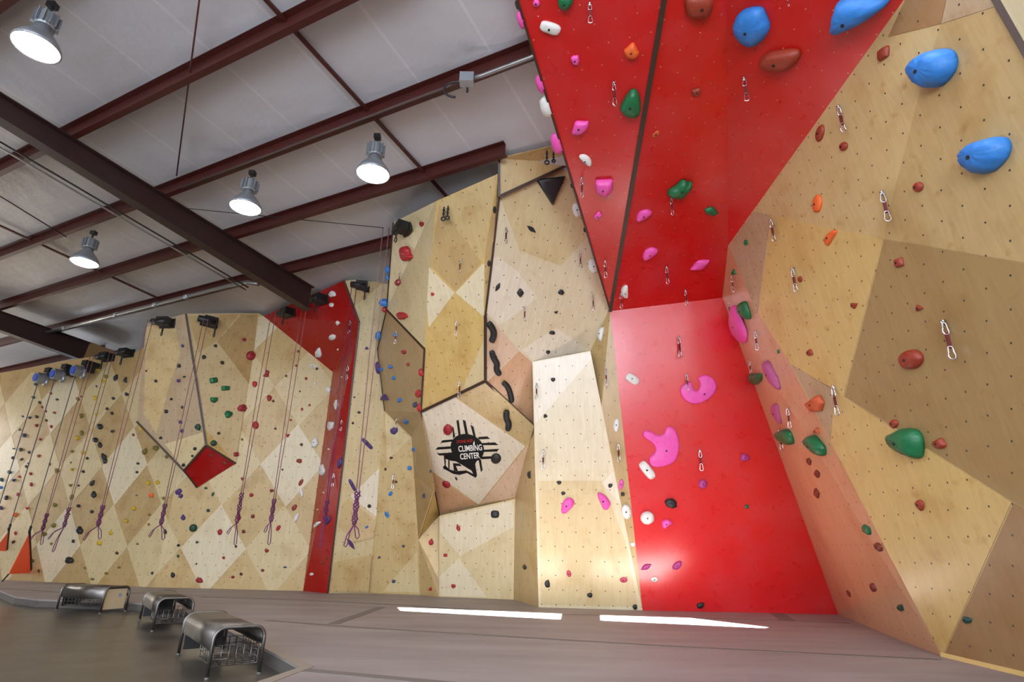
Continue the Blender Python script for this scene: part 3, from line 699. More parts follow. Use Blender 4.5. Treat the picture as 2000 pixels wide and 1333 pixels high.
DATA = '''
70.5 752 7 7 0 t b|66 777 7 6 0 t b|78 787 6 6 0 k b|83 796 5 5 0 B b|100 769 5 5 0 m b|122 745 5 5 0 k b|112 781 6 5 0 k b|153 780 7 8 -40 d b|159 775 5 4 -40 m b
190 723 10 9 0 y b|208 736 8 8 0 d b|202 745 8 8 0 y b|189 755 4 4 0 n b|187 778 9 9 0 y b|227 738 8 15 25 k d|246 742 8 15 15 k T|222 779 7 6 0 k b|248 771 7 7 0 k b|210 799 6 6 0 k b
90 804 5 5 0 B b|107 807 6 5 0 c b|45 814 5 4 0 n b|59 817 8 7 0 n t|72 815 7 6 0 k b|91 822 6 5 0 b b|72 832 6 7 30 c b|101 834 6 6 0 c b|39 840 6 5 -20 G b|48 851 9 8 -30 n b|79 859 6 5 0 m b
159 813 8 10 20 d b|189 811 7 7 0 y t|219 808 6 6 0 k b|196 834 11 11 0 k e|220 843 7 6 -20 k b|160 847 8 10 25 d b|152 856 9 9 0 y b|187 860 10 10 0 k e|196 869.5 9 12 0 k d
27 877 6 3 10 n e|41 879 7 7 0 t b|57 884 5 6 20 n b|26 895 6 6 0 k b|42 898 9 4 -30 k e|77 891 7 6 -30 c b|142 883 9 8 0 d t|163 886 11 9 0 y t|171 896 6 6 0 k b|203 892 10 14 -25 k d|206 901 9 11 0 k b
56 906 5 4 0 n b|52 912 5 6 0 b b|98 907 4 6 0 b b|19.5 923 8 7 20 t b|61 926 6 6 0 m b|39 932 6 5 0 r b|28 939 8 8 0 n t|112 920 8 9 0 d b|142 918 8 8 0 y t|139 904 4 4 0 G b|163 922 6 6 0 k b
4 938 7 8 0 t b|62 947 6 8 0 m b|3 953 6 7 0 u b|139 949 9 8 0 d t|154 949 6 4 0 k b|181 944 8 14 35 k d|36 967 6 7 0 m b|13 973 7 10 15 k b|184 966 10 14 5 k d|141 972 7 11 25 d b
54 994 7 7 0 r t|31 1006 9 9 -20 o b|3 993 6 8 0 v b|154 989 7 7 0 k b|180 1000 7 7 0 k b|108 987 9 8 0 d b|106 1027 9 9 -20 d b|136 1005 5 4 0 d b|31 1042 5 8 0 m e|27 1059 7 6 -30 b b|88 1044 8 8 0 d b
157 1036 12 17 0 k d|217 1042 7 9 0 y b|195 1061 10 10 -40 y d|101 1063 5 6 20 d b|144 1058 6 8 0 k b|229 1081 6 6 0 b b|137 1095 14 13 0 k b|166 1110 5 5 0 d b|233 1109 6 5 0 d b|208 1121 6 6 -30 d b|63 1096 7 8 0 d b|76 1116 4 7 0 b b|181 1132 8 5 0 d b|247 1018 8 8 0 y b
357 676 6 6 0 n b|350 715 7 8 0 k b|360 737 8 6 0 K t|349 744 7 7 0 v b|305 745 7 6 20 k b|286 725 4 4 0 b b|335 780 5 5 0 k b|356 796 5 6 0 k b|421 676 7 6 20 k b|398 698 9 8 20 k b|434 709 9 7 15 k b|477 664 8 7 0 m b|489.5 695.5 18 18 0 m e|498 751 10 12 0 r b|417 743.5 18 13 -8 g q|440 759 19 11 0 g q|417.5 782 16 13 0 g 5|473 798 18 14 0 m b
325 804 7 8 0 k b|353 825 7 7 0 v b|356 842 7 9 0 v d|387 835 11 13 0 K b|445.5 810 15 14 0 g b|500 831 12 15 0 r b|427 847 6 6 0 k b|473 859 5 6 0 d b|417 866.5 13 12 0 K e|461 888 11 10 0 m q|381 877 7 7 0 k b|376 891 5 5 0 k b|359 909 7 7 0 k b|314 856 6 6 0 k b
277 838 9 8 0 y b|284 882 10 14 25 d d|305 876 11 10 0 d b|326 893 7 7 0 d b|261 850 5 6 0 B b|270 906 6 5 0 k b|268 923 6 5 0 k b|290 944 8 9 0 y b|309 943 8 8 0 y b|296 968 9 9 0 o b|267 968 5 4 0 G b|320 974 6 7 25 d b|349 961 14 9 -35 v s|353 969 9 10 0 v b|474 937 9 9 0 c t|491 968 8 8 0 m b|402 954 7 5 0 K b|416 966 5 9 25 K b|413 890 9 5 10 B b|440 905 9 6 0 B b
262 994 10 8 -15 y b|292 1006 6 5 -20 d b|291 1025 5 5 0 d b|323 1039 6 11 0 k d|269 1063 5 5 -30 d b|349 1066 6 6 0 k b|348 1087 5 6 0 t b|358 1011 9 12 0 v d|378 1032 14 16 35 K e|407 998 7 7 0 t b|385 1060 6 5 0 k b|384 1102 4 4 0 k b|430 1040 9 12 15 m e|461 1068 5 6 20 b b|437 1090 6 6 0 m b|298 1120 5 7 20 k b|338 1124 8 11 0 k b|390 1134 13 11 20 m b|455 1128 7 6 0 m b|471 1122 6 6 0 b b|467 1011 8 14 10 r d|494 1009 7 9 30 B b|476 1039 7 8 10 B b
612 716 17 7 10 w n|619 721 6 5 -40 k b|583 687 5 5 0 B b|579 715 5 5 0 B b|522 728 9 9 0 m b|520 734 12 7 0 m b|559 735 5 5 0 b b|598 740 5 6 0 m b|616 749 8 10 0 w T|642 762 10 11 0 w b|526 778 9 12 0 m b|534 784 5 5 0 b b|586 765 4 4 0 B b|657 791 8 21 5 w l|590 800 5 6 0 m b|605 792 5 5 0 c b|646 833 11 22 10 w 5|568 821 5 5 0 c b|502 831 8 15 0 m h|538 838 5 5 0 b b|562 852 11 9 0 r t|589 869 6 6 0 b b|615 866 13 20 15 w b|585 901 11 9 0 c b|630 918 11 24 5 w d|552 918 4 4 0 k b
692 777 6 5 0 k t|701 806 7 5 0 k b|689 827 5 5 0 k b|717 867 28 8 46 v s|664 905 9 24 15 v l|531 959 9 6 -10 B b|588 943 7 15 30 c e|589 963 7 20 -8 w l|575 992 8 14 35 c e|579 1012 8 22 25 w l|521 1076 8 8 0 c b|557 1109 8 5 0 n n|513 1115 7 6 0 B b|544 1032 7 13 30 r e|620 1025 18 8 -40 w n|640 1017 9 19 30 v e|630 1100 6 6 0 B b|638 1091 5 5 0 B b|609 1122 7 6 0 w b|688 948 26 7 62 v s|721 989 8 8 0 k e|716 1030 11 7 -30 u q|685 1063 28 8 55 v l|671 1149 9 7 0 k b|741 1089 5 5 0 n b
650 575 13 12 0 w b|648 596 9 9 0 w e|660 631 8 10 -15 w b|650 659 13 12 0 w e|660 683 4 4 0 w b|623 690 12 19 0 w b|667 737 3 4 0 w b|642 878 4 3 0 w b|632 963 3 3 0 w b|620 996 3 3 0 w b
770 842 16 13 -25 v b|752 776 16 16 0 v T|763 717 8 8 0 u b|769 739 7 8 0 u b|781 782 8 9 0 u b|811 791 9 11 0 n b|797 712 6 6 20 m b|818 770 12 15 0 r b|793 824 10 7 30 u b|808 879 7 9 20 u b|800 915 9 9 0 u q|764 895 7 5 -20 b b|753 917 5 6 0 b b|841 921 4 7 0 n b|774 942 5 5 -30 b b|763 965 7 10 20 u b|756 1006 7 13 -30 u b|828 969 5 9 0 n b|842 1059 10 14 10 r d|870 1085 8 8 0 r q|788 1068 8 7 0 n t|769 1136 8 7 0 n b|841 1151 6 8 0 r b|886 1145 9 8 0 r b|895 1031 8 15 -15 r d|745 722 7 7 0 u b
875 839 18 20 0 m e|872 946 17 12 30 m e|891 935 4 8 -30 k b|969 895 20 19 0 k D|824 438 8 10 -25 m b|778 552 12 14 0 m b|845 575 7 7 -30 r b|786 617 21 15 10 r b|789 688 10 9 20 m b|797 713 6 6 0 m b|772 655 9 7 20 u b|716 680 10 8 0 v T
966 410 7 14 0 k e|955 515 7 12 0 k e|972 561 20 8 -62 k l|1038 448 23 9 38 k l|1016 572 14 18 0 k l|1096 571 12 10 0 k b|1086 611 10 7 -15 k t|1078 650 12 8 0 k b|1070 688 9 8 -15 k b|1080 742 9 9 0 k b|1065 813 8 8 0 k b|1176 653 14 28 12 w h|1118 362 8 12 0 k e|1126 410 16 30 -10 w e|1143 449 8 11 0 k e|1158 520 18 28 -15 w e
1235 741 28 17 32 w s|1223 569 21 24 0 w h|1035 928 8 15 0 k h|1092 943 9 8 0 k b|1100 964 9 8 0 k b|1192 949 9 9 0 k b|1213 947 9 21 10 p e|1216 966 8 9 0 k b|1223 1000 19 30 -8 w e|1204 831 12 27 5 w e|967 1005 16 15 0 k s|1025 1108 7 11 -10 k d|1069 1141 11 16 -5 k b|1111 1121 9 14 -15 q e|1218 1133 15 11 0 q e|1152 1163 11 10 0 k b|1240 1186 9 11 -20 k b|1236 1064 10 10 0 w b
1264 1012 27 26 0 w D|1278 1132 15 11 0 w e|1264 919 40 18 52 w s|1310 984 25 19 25 k b|1372 946 17 19 0 a e|1454 894 19 15 0 a b|1458 990 8 8 0 g D|1368 1183 15 11 -20 k b|1262 1108 23 11 -28 a l|1323 1105 21 13 -45 a b
1048 6 13 15 0 p b|1075 54 41 22 18 w s|1124 117 17 20 10 p b|1234 98 30 33 10 o d|1132 247 40 26 -35 p d|1144 312 30 19 42 w n|1180 365 38 38 0 p 5|1360 179 21 16 -25 c b|1281 262 18 9 -40 R s|1168 421 18 13 -40 p q
1257 420 34 21 -32 p n|1389 411 27 17 12 g d|1269 495 34 22 -35 p n|1367 517 42 17 -26 p l|1458 474 8 11 0 g b|1434 531 10 15 0 g T|1478 740 24 26 0 g 5|1521 687 5 8 0 g b|1583 689 12 14 0 c b|1670 598 15 15 0 c t|1597 791 34 34 -35 R 5|1748 828 16 17 0 c e|1598 398 16 36 5 o e|1626 465 20 34 32 o h|1564 546 9 12 0 c e
1596 841 12 14 0 R T|1581 902 9 16 -15 B l|1597 926 10 17 -15 B l|1596 964 10 22 -15 B l|1694 1035 14 25 -35 g l|1717 1069 12 20 -35 B e|1658 1160 6 16 -25 B l|1706 1148 9 18 -25 B s|1760 1188 10 15 -30 K b|1891 1212 19 15 20 t 5|1728 104 20 35 28 c l|1603 260 14 34 12 c e|1649 286 14 18 20 c e|1796 365 18 21 25 c e
1758 513 18 21 -10 c q|1799 602 15 16 -90 c t|1784 702 43 38 -20 c e|1838 866 26 22 15 c d|1799 987 15 22 -25 c b|1891 1213 4 4 0 t b
'''
for row in DATA.strip().split('\n'):
    for it in row.split('|'):
        q = it.split(); add_hold(*map(float, q[:5]), q[5], q[6])
def poly_hold(col, pts, word, hk=.3, name='climbing_hold', flat=False, zone=None):
    x = sum(p[0] for p in pts) / len(pts); y = sum(p[1] for p in pts) / len(pts)
    w = max(p[0] for p in pts) - min(p[0] for p in pts); h = max(p[1] for p in pts) - min(p[1] for p in pts)
    # resample and round the traced outline
    P = [V((p[0], p[1], 0)) for p in pts]
    for _ in range(0 if name != 'climbing_hold' and len(pts) == 3 else 2):
        Q = []
        for i in range(len(P)): a, b = P[i], P[(i + 1) % len(P)]; Q += [a * .75 + b * .25, a * .25 + b * .75]
        P = Q
    return add_hold(x, y, w, h, 0, col, 'p', zone, [(p.x, p.y) for p in P], name, hk, flat, word)
poly_hold('u', [(1790, 136), (1796, 122), (1818, 102), (1845, 93), (1866, 97), (1874, 114), (1871, 136), (1857, 157), (1836, 172), (1817, 171), (1800, 157)], 'upper large egg-shaped', .42)
poly_hold('u', [(1890, 304), (1896, 294), (1908, 280), (1935, 269), (1968, 266), (1978, 277), (1977, 298), (1965, 318), (1944, 337), (1920, 340), (1898, 328)], 'lower large egg-shaped', .42)
def strip_hold(col, path, wid, word, hk=.5):
    """bent bar-shaped hold following a path of pixels"""
    P = [V((p[0], p[1], 0)) for p in path]
    for _ in range(2):
        Q = [P[0]]
        for a, b in zip(P, P[1:]): Q += [a * .75 + b * .25, a * .25 + b * .75]
        P = Q + [P[-1]]
    r = hit(path[len(path) // 2]); N = r[1]; pl = (N, N.dot(r[0])); W3 = [ON((p.x, p.y), pl) for p in P]
    mpx = (r[0] - O).length / F; R = wid * mpx / 2; m = len(W3); bm = bmesh.new()
    rad = [R * (1.0 - .25 * max(0, abs(i / (m - 1) - .5) * 2 - .7) / .3) for i in range(m)]
    tube(bm, W3, rad, 10)
    c = r[0]
    for v in bm.verts:
        d = (v.co - c).dot(N); v.co += N * (R * .55 if True else 0)
        d = (v.co - c).dot(N)
        if d < -.004: v.co -= N * (d + .004)
    o = from_bm('climbing_hold', bm, MH[col], None, True)
    x, y = path[len(path) // 2]
    HOLDS.append(dict(o=o, x=x, y=y, w=wid, h=40, col=col, kind='w', zone=r[2], size=.5, word=word, vol=False))
poly_hold('p', [(1361, 739), (1372, 732), (1387, 735), (1398, 747), (1399, 760), (1392, 774), (1373, 787), (1354, 791), (1337, 783), (1328, 769), (1328, 757), (1337, 749), (1351, 744), (1352, 758), (1357, 764), (1363, 763), (1368, 753), (1366, 747)], 'big hook-shaped', .1, flat='plate')
poly_hold('p', [(1253, 850), (1258, 841), (1270, 841), (1284, 852), (1297, 848), (1300, 836), (1307, 832), (1318, 838), (1325, 856), (1327, 874), (1323, 893), (1314, 906), (1287, 914), (1271, 911), (1266, 900), (1270, 891), (1279, 885), (1280, 875), (1274, 865), (1261, 858)], 'big horned', .09, flat='plate')
poly_hold('p', [(1431, 594), (1440, 600), (1450, 625), (1461, 652), (1459, 673), (1443, 665), (1431, 650), (1428, 623)], 'large wavy', .3)
poly_hold('x', [(1493, 706), (1503, 704), (1512, 724), (1522, 741), (1526, 764), (1513, 755), (1503, 737), (1493, 716)], 'long jagged', .3)
poly_hold('x', [(1509, 792), (1519, 786), (1524, 808), (1529, 832), (1518, 822), (1508, 804)], 'long tapering', .3)
poly_hold('g', [(1327, 353), (1336, 348), (1344, 355), (1352, 352), (1350, 366), (1338, 376), (1332, 386), (1318, 385), (1302, 381), (1304, 370), (1318, 363)], 'large leaf-shaped', .4)
poly_hold('g', [(1212, 216), (1210, 208), (1222, 186), (1232, 173), (1241, 172), (1250, 184), (1252, 208), (1250, 222), (1240, 228), (1226, 227)], 'large shield-shaped', .4)
poly_hold('g', [(1090, -12), (1120, -14), (1120, 6), (1106, 20), (1098, 18), (1089, 8)], 'round cut-off', .4)
poly_hold('c', [(1336, -14), (1392, -14), (1392, 8), (1384, 33), (1362, 34), (1338, 30)], 'big square', .35)
poly_hold('u', [(1435, 55), (1436, 38), (1448, 20), (1462, 14), (1490, 10), (1500, 32), (1507, 50), (1498, 70), (1482, 85), (1468, 89), (1448, 78)], 'large round', .28)
poly_hold('c', [(1484, 116), (1500, 100), (1530, 96), (1560, 93), (1568, 108), (1545, 135), (1512, 139), (1487, 130)], 'large smooth', .35)
poly_hold('g', [(1443, 607), (1446, 594), (1457, 586), (1463, 600), (1470, 626), (1456, 621)], 'large pointed', .4)
poly_hold('g', [(1519, 850), (1522, 843), (1538, 836), (1548, 846), (1554, 871), (1535, 865)], 'large pointed', .4)
poly_hold('g', [(1575, 862), (1580, 853), (1592, 848), (1603, 860), (1614, 874), (1615, 889), (1608, 891), (1594, 880)], 'large pointed', .4)
poly_hold('g', [(1742, 849), (1757, 844), (1768, 836), (1793, 837), (1805, 851), (1808, 876), (1804, 896), (1793, 894), (1774, 887), (1755, 874), (1745, 862)], 'big faceted', .4)
poly_hold('r', [(783, 483), (796, 480), (802, 487), (803, 496), (809, 500), (807, 506), (797, 510), (791, 510), (787, 500)], 'big notched', .45)
poly_hold('p', [(1096, 993), (1100, 978), (1112, 971), (1121, 976), (1122, 987), (1112, 997), (1104, 1004), (1096, 1003)], 'large teardrop', .3)
poly_hold('p', [(1165, 965), (1171, 961), (1185, 970), (1194, 984), (1188, 995), (1179, 997), (1173, 984)], 'large teardrop', .3)
poly_hold('p', [(1291, 1019), (1302, 1013), (1316, 1022), (1306, 1026), (1297, 1035), (1292, 1028)], 'winged', .35)
vol = poly_hold('k', [(1046, 351), (1101, 344), (1077, 399)], 'black triangular', .25, 'climbing_volume', True)
volb = poly_hold('u', [(1627, 57), (1630, 28), (1645, -14), (1757, -16), (1712, 27), (1640, 62)], 'huge blue wedge', .6, 'climbing_volume')
for path, wd in (([(953, 629), (963, 644), (964, 655), (959, 667)], 13), ([(959, 685), (964, 700), (971, 710), (968, 720), (975, 731)], 12), ([(982, 746), (991, 754), (996, 768), (999, 784)], 11), ([(990, 801), (989, 815), (995, 826), (992, 838)], 12)):
    strip_hold('k', path, wd, 'long snake-like')
# holds that peep round an edge: bolted to faces turned away from the hall's centre
def edge_hold(a, b, py, w, h, out, col, zone, word=None):
    lo_, hi_ = 0.0, 1.0
    for _ in range(40):
        t = (lo_ + hi_) / 2; p = a + (b - a) * t
        if (w2p(p)[1] - py) * (w2p(a)[1] - w2p(b)[1]) > 0: lo_ = t
        else: hi_ = t
    p = a + (b - a) * t; e = (b - a).normalized(); vd = (p - O).normalized(); n = e.cross(vd).normalized()
    if n.x > 0: n = -n
    mpx = (p - O).length / F; c = p + vd * w * mpx * .35 + n * .0; s = n.cross(e).normalized(); rng = random.Random(int(py))
    m = 16; pts = []
    for i in range(m): an = math.tau * i / m; pts.append(c + e * math.cos(an) * h * mpx / 2 + s * math.sin(an) * w * mpx * .6)
    o = dome('climbing_hold', None, pts, MH[col], out * mpx, rng, .05, False, c, n, .05)
    if '_c' in o: del o['_c']
    q = w2p(p + n * out * mpx * .5); HOLDS.append(dict(o=o, x=q[0], y=q[1], w=w, h=h, col=col, kind='b', zone=zone, size=h * mpx, word=word, vol=False))
RZ, PZ = 'hidden cheek of the red roof', 'outer edge of the big prow'
for py, w, h, out, col in ((37, 12, 32, 10, 'p'), (163, 14, 36, 11, 'p'), (207, 18, 42, 16, 'w'), (279, 16, 44, 16, 'p'), (9, 12, 16, 6, 'k')): edge_hold(v3, w1, py, w, h, out, col, RZ)
for a, b, py, w, h, out, col in ((s1, s2, 528, 10, 16, 8, 'u'), (s1, s2, 543, 8, 10, 6, 'u'), (s1, s2, 592, 14, 15, 15, 'u'), (s2, s3, 606, 10, 12, 8, 'r'), (s2, s3, 657, 14, 20, 10, 'u'), (s3, s4, 719, 14, 24, 8, 'v')): edge_hold(a, b, py, w, h, out, col, PZ)
for a, b, py, w, h, out, col in ((s7, l1, 728, 12, 16, 9, 'r'), (s7, l1, 797, 10, 18, 8, 'r'), (l1, l6, 892, 12, 16, 9, 'r')): edge_hold(a, b, py, w, h, out, col, 'edge of the logo block')
# ------------------------------------------------------------------ quickdraws
def qd_parts():
    def biner(zt, L, w, r=.022):
        pts = []
        for i in range(18):
            a = math.tau * i / 18; x = math.copysign(abs(math.cos(a)) ** .7, math.cos(a)) * w * (1.0 if math.sin(a) < 0 else .72); z = math.copysign(abs(math.sin(a)) ** .8, math.sin(a)) * L / 2
            pts.append((x, 0, zt - L / 2 + z))
        bm = bmesh.new(); tube(bm, pts, r, 6, True); return bm
    out = []
    bm = bmesh.new(); box(bm, (0, .03, -.02), .1, .03, .13); bmesh.ops.create_cone(bm, cap_ends=True, segments=8, radius1=.045, radius2=.04, depth=.06, matrix=Matrix.Translation((0, 0, .02)) @ Matrix.Rotation(math.pi / 2, 4, 'X')); out.append(('hanger', bm, MCHROME))
    out.append(('upper_carabiner', biner(-.03, .32, .075), MCHROME))
    bm = bmesh.new(); box(bm, (0, 0, -.51), .085, .035, .42); out.append(('sling', bm, MSLING))
    out.append(('lower_carabiner', biner(-.66, .34, .09), MCHROME))
    return [(n, from_bm(n, b, m, None, n != 'sling')) for n, b, m in out]
QP = qd_parts(); QUSED = [False]; QDS = []
def quickdraw(top, bot, label, cat='quickdraw', parts=None):
    r = hit(top)
    if r is None: print('QDMISS', top); return
    P, N, z = r; P = P + N * .03
    lo_, hi_ = .05, 1.2
    for _ in range(30):
        L = (lo_ + hi_) / 2
        if w2p(P - V((0, 0, L)))[1] < bot[1]: lo_ = L
        else: hi_ = L
    L = min(max(L, .12), .6)
    e = empty('quickdraw', P); e.scale = (L, L, L); rng = random.Random(int(top[0])); e.rotation_euler = (0, 0, math.atan2(-P.x, P.y) * -1 * -1 + rng.uniform(-.7, .7))
    off = .0
    if N.z > -.5: off = .03
    for n, o in QP:
        if not QUSED[0]: c = o
        else: c = o.copy(); COL.link(c)
        c.parent = e
    QUSED[0] = True
    QDS.append((e, top, z)); tag(e, label or '', cat, 'quickdraws'); return e
QD = [((1152, 4), (1157, 45)), ((1199, 160), (1204, 207)), ((1136, 346), (1139, 386)), ((1182, 508), (1187, 543)), ((1455, 150), (1466, 197)), ((1310, 386), (1316, 420)), ((1301, 520), (1306, 555)), ((1338, 566), (1343, 597)), ((1212, 572), (1214, 603)), ((1540, -6), (1543, 8)),
      ((1325, 660), (1329, 698)), ((1340, 732), (1352, 762)), ((1366, 880), (1372, 920)), ((1183, 722), (1186, 752)), ((1207, 868), (1211, 903)), ((1061, 880), (1064, 918)), ((1048, 750), (1049, 780)), ((1157, 576), (1160, 606)), ((1024, 600), (1024, 628)), ((988, 445), (990, 475)), ((1132, 492), (1132, 524)),
      ((900, 507), (901, 533)), ((893, 627), (892, 655)), ((899, 745), (899, 776)), ((776, 816), (775, 836)), ((770, 928), (769, 955)), ((783, 533), (785, 552)), ((776, 648), (774, 672)),
      ((1642, 208), (1654, 258)), ((1727, 375), (1748, 432)), ((1509, 430), (1519, 472)), ((1551, 525), (1562, 570)), ((1848, 628), (1872, 702)), ((1630, 756), (1644, 812)), ((1432, 540), (1436, 570)), ((1426, 592), (1428, 612)), ((1478, 648), (1485, 684)), ((1467, 706), (1471, 730)), ((1541, 798), (1549, 836)), ((1525, 840), (1531, 880)),
      ((686, 628), (684, 652)), ((682, 716), (680, 742)), ((670, 822), (668, 842)), ((654, 926), (651, 952))]
for t, b in QD: quickdraw(t, b, None)
# ------------------------------------------------------------------ anchor chains at the tops
def chain(top, bot, label):
    r = hit(top)
    if r is None: print('CHMISS', top); return
    P, N, z = r; P = P + N * .02; lo_, hi_ = .05, 1.2
    for _ in range(30):
        L = (lo_ + hi_) / 2
        if w2p(P - V((0, 0, L)))[1] < bot[1]: lo_ = L
        else: hi_ = L
    e = empty('anchor_chain', P); tag(e, label, 'chain', 'top anchor chains')
    k = 5; l = L * .72 / k; bm = bmesh.new()
    for i in range(k):
        pts = [(math.cos(a) * l * .32 * (i % 2), math.cos(a) * l * .32 * ((i + 1) % 2), -l * (i + .5) + math.sin(a) * l * .62) for a in [j * math.tau / 10 for j in range(10)]]
        tube(bm, pts, .011, 5, True)
    from_bm('links', bm, MBLK, e, True)
    bm = bmesh.new(); R = L * .13; tube(bm, [(math.cos(a) * R, 0, -L + R + math.sin(a) * R) for a in [j * math.tau / 14 for j in range(14)]], .014, 6, True); from_bm('ring', bm, MBLK, e, True)
chain((868, 405), (867, 431), 'dark anchor chain at the top of the big prow, farther from the tall face')
chain((876, 403), (875, 429), 'dark anchor chain at the top of the big prow, nearer the tall face')
chain((1068, 293), (1068, 321), 'dark anchor chain on the cap above the tall face, farther from the red roof')
chain((1081, 296), (1081, 317), 'dark anchor chain on the cap above the tall face, beside the red roof')
# ------------------------------------------------------------------ rope anchors, ropes
def at_parent(name, bm, mat, r, smooth=False):
    o = from_bm(name, bm, mat, r, smooth); o.matrix_parent_inverse = Matrix.Translation(-r.location); return o
ANCH = {}
def rope_anchor(pix, wpx, label, ypl=None):
    r = hit(pix)
    if r is None: print('ANMISS', pix); return
    P, N, z = r; mpx = (P - O).length / F; w = wpx * mpx; hN = V((N.x, N.y, 0)).normalized(); sd = V((0, 0, 1)).cross(hN)
    rot = Matrix((sd, hN, V((0, 0, 1)))).transposed()
    e = empty('rope_anchor', P); tag(e, label, 'rope anchor', 'black top rope anchors')
    def mm(c): return P + sd * c[0] + hN * c[1] + V((0, 0, c[2]))
    bm = bmesh.new(); box(bm, mm((.08 * w, .12, 0)), w * .62, .3, w * .42, rot); at_parent('housing', bm, MBLK, e)
    bm = bmesh.new(); tube(bm, [mm((-.5 * w, .2, -.02 * w)), mm((.3 * w, .2, -.02 * w))], w * .17, 14); at_parent('belay_bar', bm, MBLK, e, True)
    bm = bmesh.new(); box(bm, mm((.1 * w, .02, .0)), w * .8, .05, w * .5, rot); at_parent('back_plate', bm, MBLK, e)
    bm = bmesh.new()
    for i in range(4): tube(bm, [mm((.32 * w, .28, -.2 * w - .06 * i * 1.6)) + V((math.cos(a) * .02 * (i % 2), math.cos(a) * .02 * ((i + 1) % 2), math.sin(a) * .06)) for a in [j * math.tau / 8 for j in range(8)]], .012, 5, True)
    at_parent('safety_chain', bm, MBLK, e, True)
    ANCH[pix] = mm((-.25 * w, .42, -.1 * w)); return e
rope_anchor((797, 450), 40, 'black top rope anchor on the slanted edge of the big prow')
rope_anchor((704, 563), 34, 'black top rope anchor at the top of the pale column')
rope_anchor((630, 588), 34, 'black top rope anchor high on the red corner overhang, beside white holds')
rope_anchor((567, 614), 32, 'black top rope anchor low on the red corner overhang, under the rafter end')
rope_anchor((404, 630), 34, 'black top rope anchor on the slope beside the diamond prow')
rope_anchor((325, 633), 32, 'black top rope anchor at the top of the diamond prow')
rope_anchor((251, 692), 26, 'black top rope anchor next to the boxed rafter block')
rope_anchor((213, 700), 26, 'black top rope anchor tucked behind the boxed rafter block')
def rope(anchor, bpix, blen, label, tails=((-9, 30), (8, 18)), mat=None, dx=.0, strands=2, sw=.06):
    A = anchor if isinstance(anchor, V) else ANCH[anchor]
    # plumb line under the anchor that ends at the braid's pixel row
    def zrow(py):
        lo_, hi_ = .3, 8.
        for _ in range(40):
            z = (lo_ + hi_) / 2
            if w2p(V((A.x, A.y, z)))[1] > py: lo_ = z
            else: hi_ = z
        return z
    zt, zb = zrow(bpix), zrow(bpix + blen); mpx = (A - O).length / F
    e = empty('climbing_rope', A); tag(e, label, 'rope', 'top ropes hanging on the walls')
    for s in (-1, 1):
        bm = bmesh.new(); tube(bm, [A + V((s * sw, 0, 0)), V((A.x + s * sw * .9, A.y, (A.z + zt) / 2)), V((A.x + s * .02, A.y, zt))], .0085, 6); at_parent('rope_strand', bm, mat or MROPE2, e, True)
    bm = bmesh.new(); n = 40
    for ph in (0, math.pi * 2 / 3, math.pi * 4 / 3):
        pts = []
        for i in range(n):
            t = i / (n - 1); a = t * 9 * 2 + ph; R = .034 * (1 + .3 * math.sin(t * 17)); pts.append((A.x + math.cos(a) * R, A.y + math.sin(a) * R * .8, zt + (zb - zt) * t))
        tube(bm, pts, .014, 5)
    at_parent('braid', bm, MROPE, e, True)
    for tx, ty in tails:
        bm = bmesh.new(); d = V((tx * mpx, -.02, -ty * mpx)); p = V((A.x, A.y, zb)); q = p + d; sdv = V((.03, 0, .012))
        tube(bm, [p, p + d * .5 + V((d.x * .25, 0, .02)) + sdv * .5, q + sdv, q - V((0, 0, .035)), q - sdv, p + d * .5 - sdv + V((d.x * .2, 0, 0)), p], .0095, 5); at_parent('tail_loop', bm, MROPE, e, True)
rope((797, 450), 960, 65, 'purple rope hanging off the big prow with its braid in front of the tan face')
rope((704, 563), 978, 42, 'purple rope hanging down in front of the red corner strip', ((-2, 36),), MROPE)
rope((630, 588), 975, 45, 'sixth rope from the bright end, ending in a braid beside the red strip', ((-6, 14), (3, 32)))
rope((567, 614), 963, 60, 'fifth rope from the bright end, thick purple braid, second from the red strip', ((-10, 14), (4, 30)))
rope((404, 630), 985, 40, 'fourth rope from the bright end, falling past the red underside of the prow', ((-12, 16), (9, 20)))
rope((325, 633), 988, 40, 'third rope from the bright end, hung from the anchor on the diamond prow', ((-14, 18), (8, 16)))
rope((251, 692), 992, 38, 'second rope from the bright end, by the boxed block, with one long loose tail', ((-16, 15), (-5, 32)))
rope((213, 700), 1004, 32, 'first rope from the bright end, its braid ending above a small black hold', ((-12, 12), (5, 18)))
# auto belays with straps and gates
def auto_belay(pix, label):
    """pix: where the strap leaves the unit"""
    h0 = hit(pix) or hit((pix[0], pix[1] + 25)); Pw, N, z = h0; hN = V((N.x, N.y, 0)).normalized(); sd = V((0, 0, 1)).cross(hN); rot = Matrix((sd, hN, V((0, 0, 1)))).transposed()
    P = O + ray(pix) * ((Pw - O).length - 1.0); dW = (Pw - P).dot(-hN)
    e = empty('auto_belay', P); tag(e, label, 'auto belay', 'auto belays on the diamond wall'); mm = lambda a, b, c: P + sd * a + hN * b + V((0, 0, c))
    bm = bmesh.new(); box(bm, mm(.12, -dW * .55, .42), .2, dW * .9, .14, rot); box(bm, mm(.16, -dW * .45, .3), .12, dW * .5, .3, rot); at_parent('mount', bm, MBLK, e)
    bm = bmesh.new(); tube(bm, [mm(.02, -.16, .17), mm(-.01, .1, .14)], .165, 24); at_parent('body', bm, MALU, e)
    bm = bmesh.new(); tube(bm, [mm(-.01, .1, .14), mm(-.012, .125, .138)], .115, 24); at_parent('blue_disc', bm, MBLUE, e)
    bm = bmesh.new(); tube(bm, [mm(.2, -.1, .2), mm(.22, -.1, .0), mm(.12, -.1, -.06)], .045, 8); at_parent('arm', bm, MALU, e, True)
    return e, P
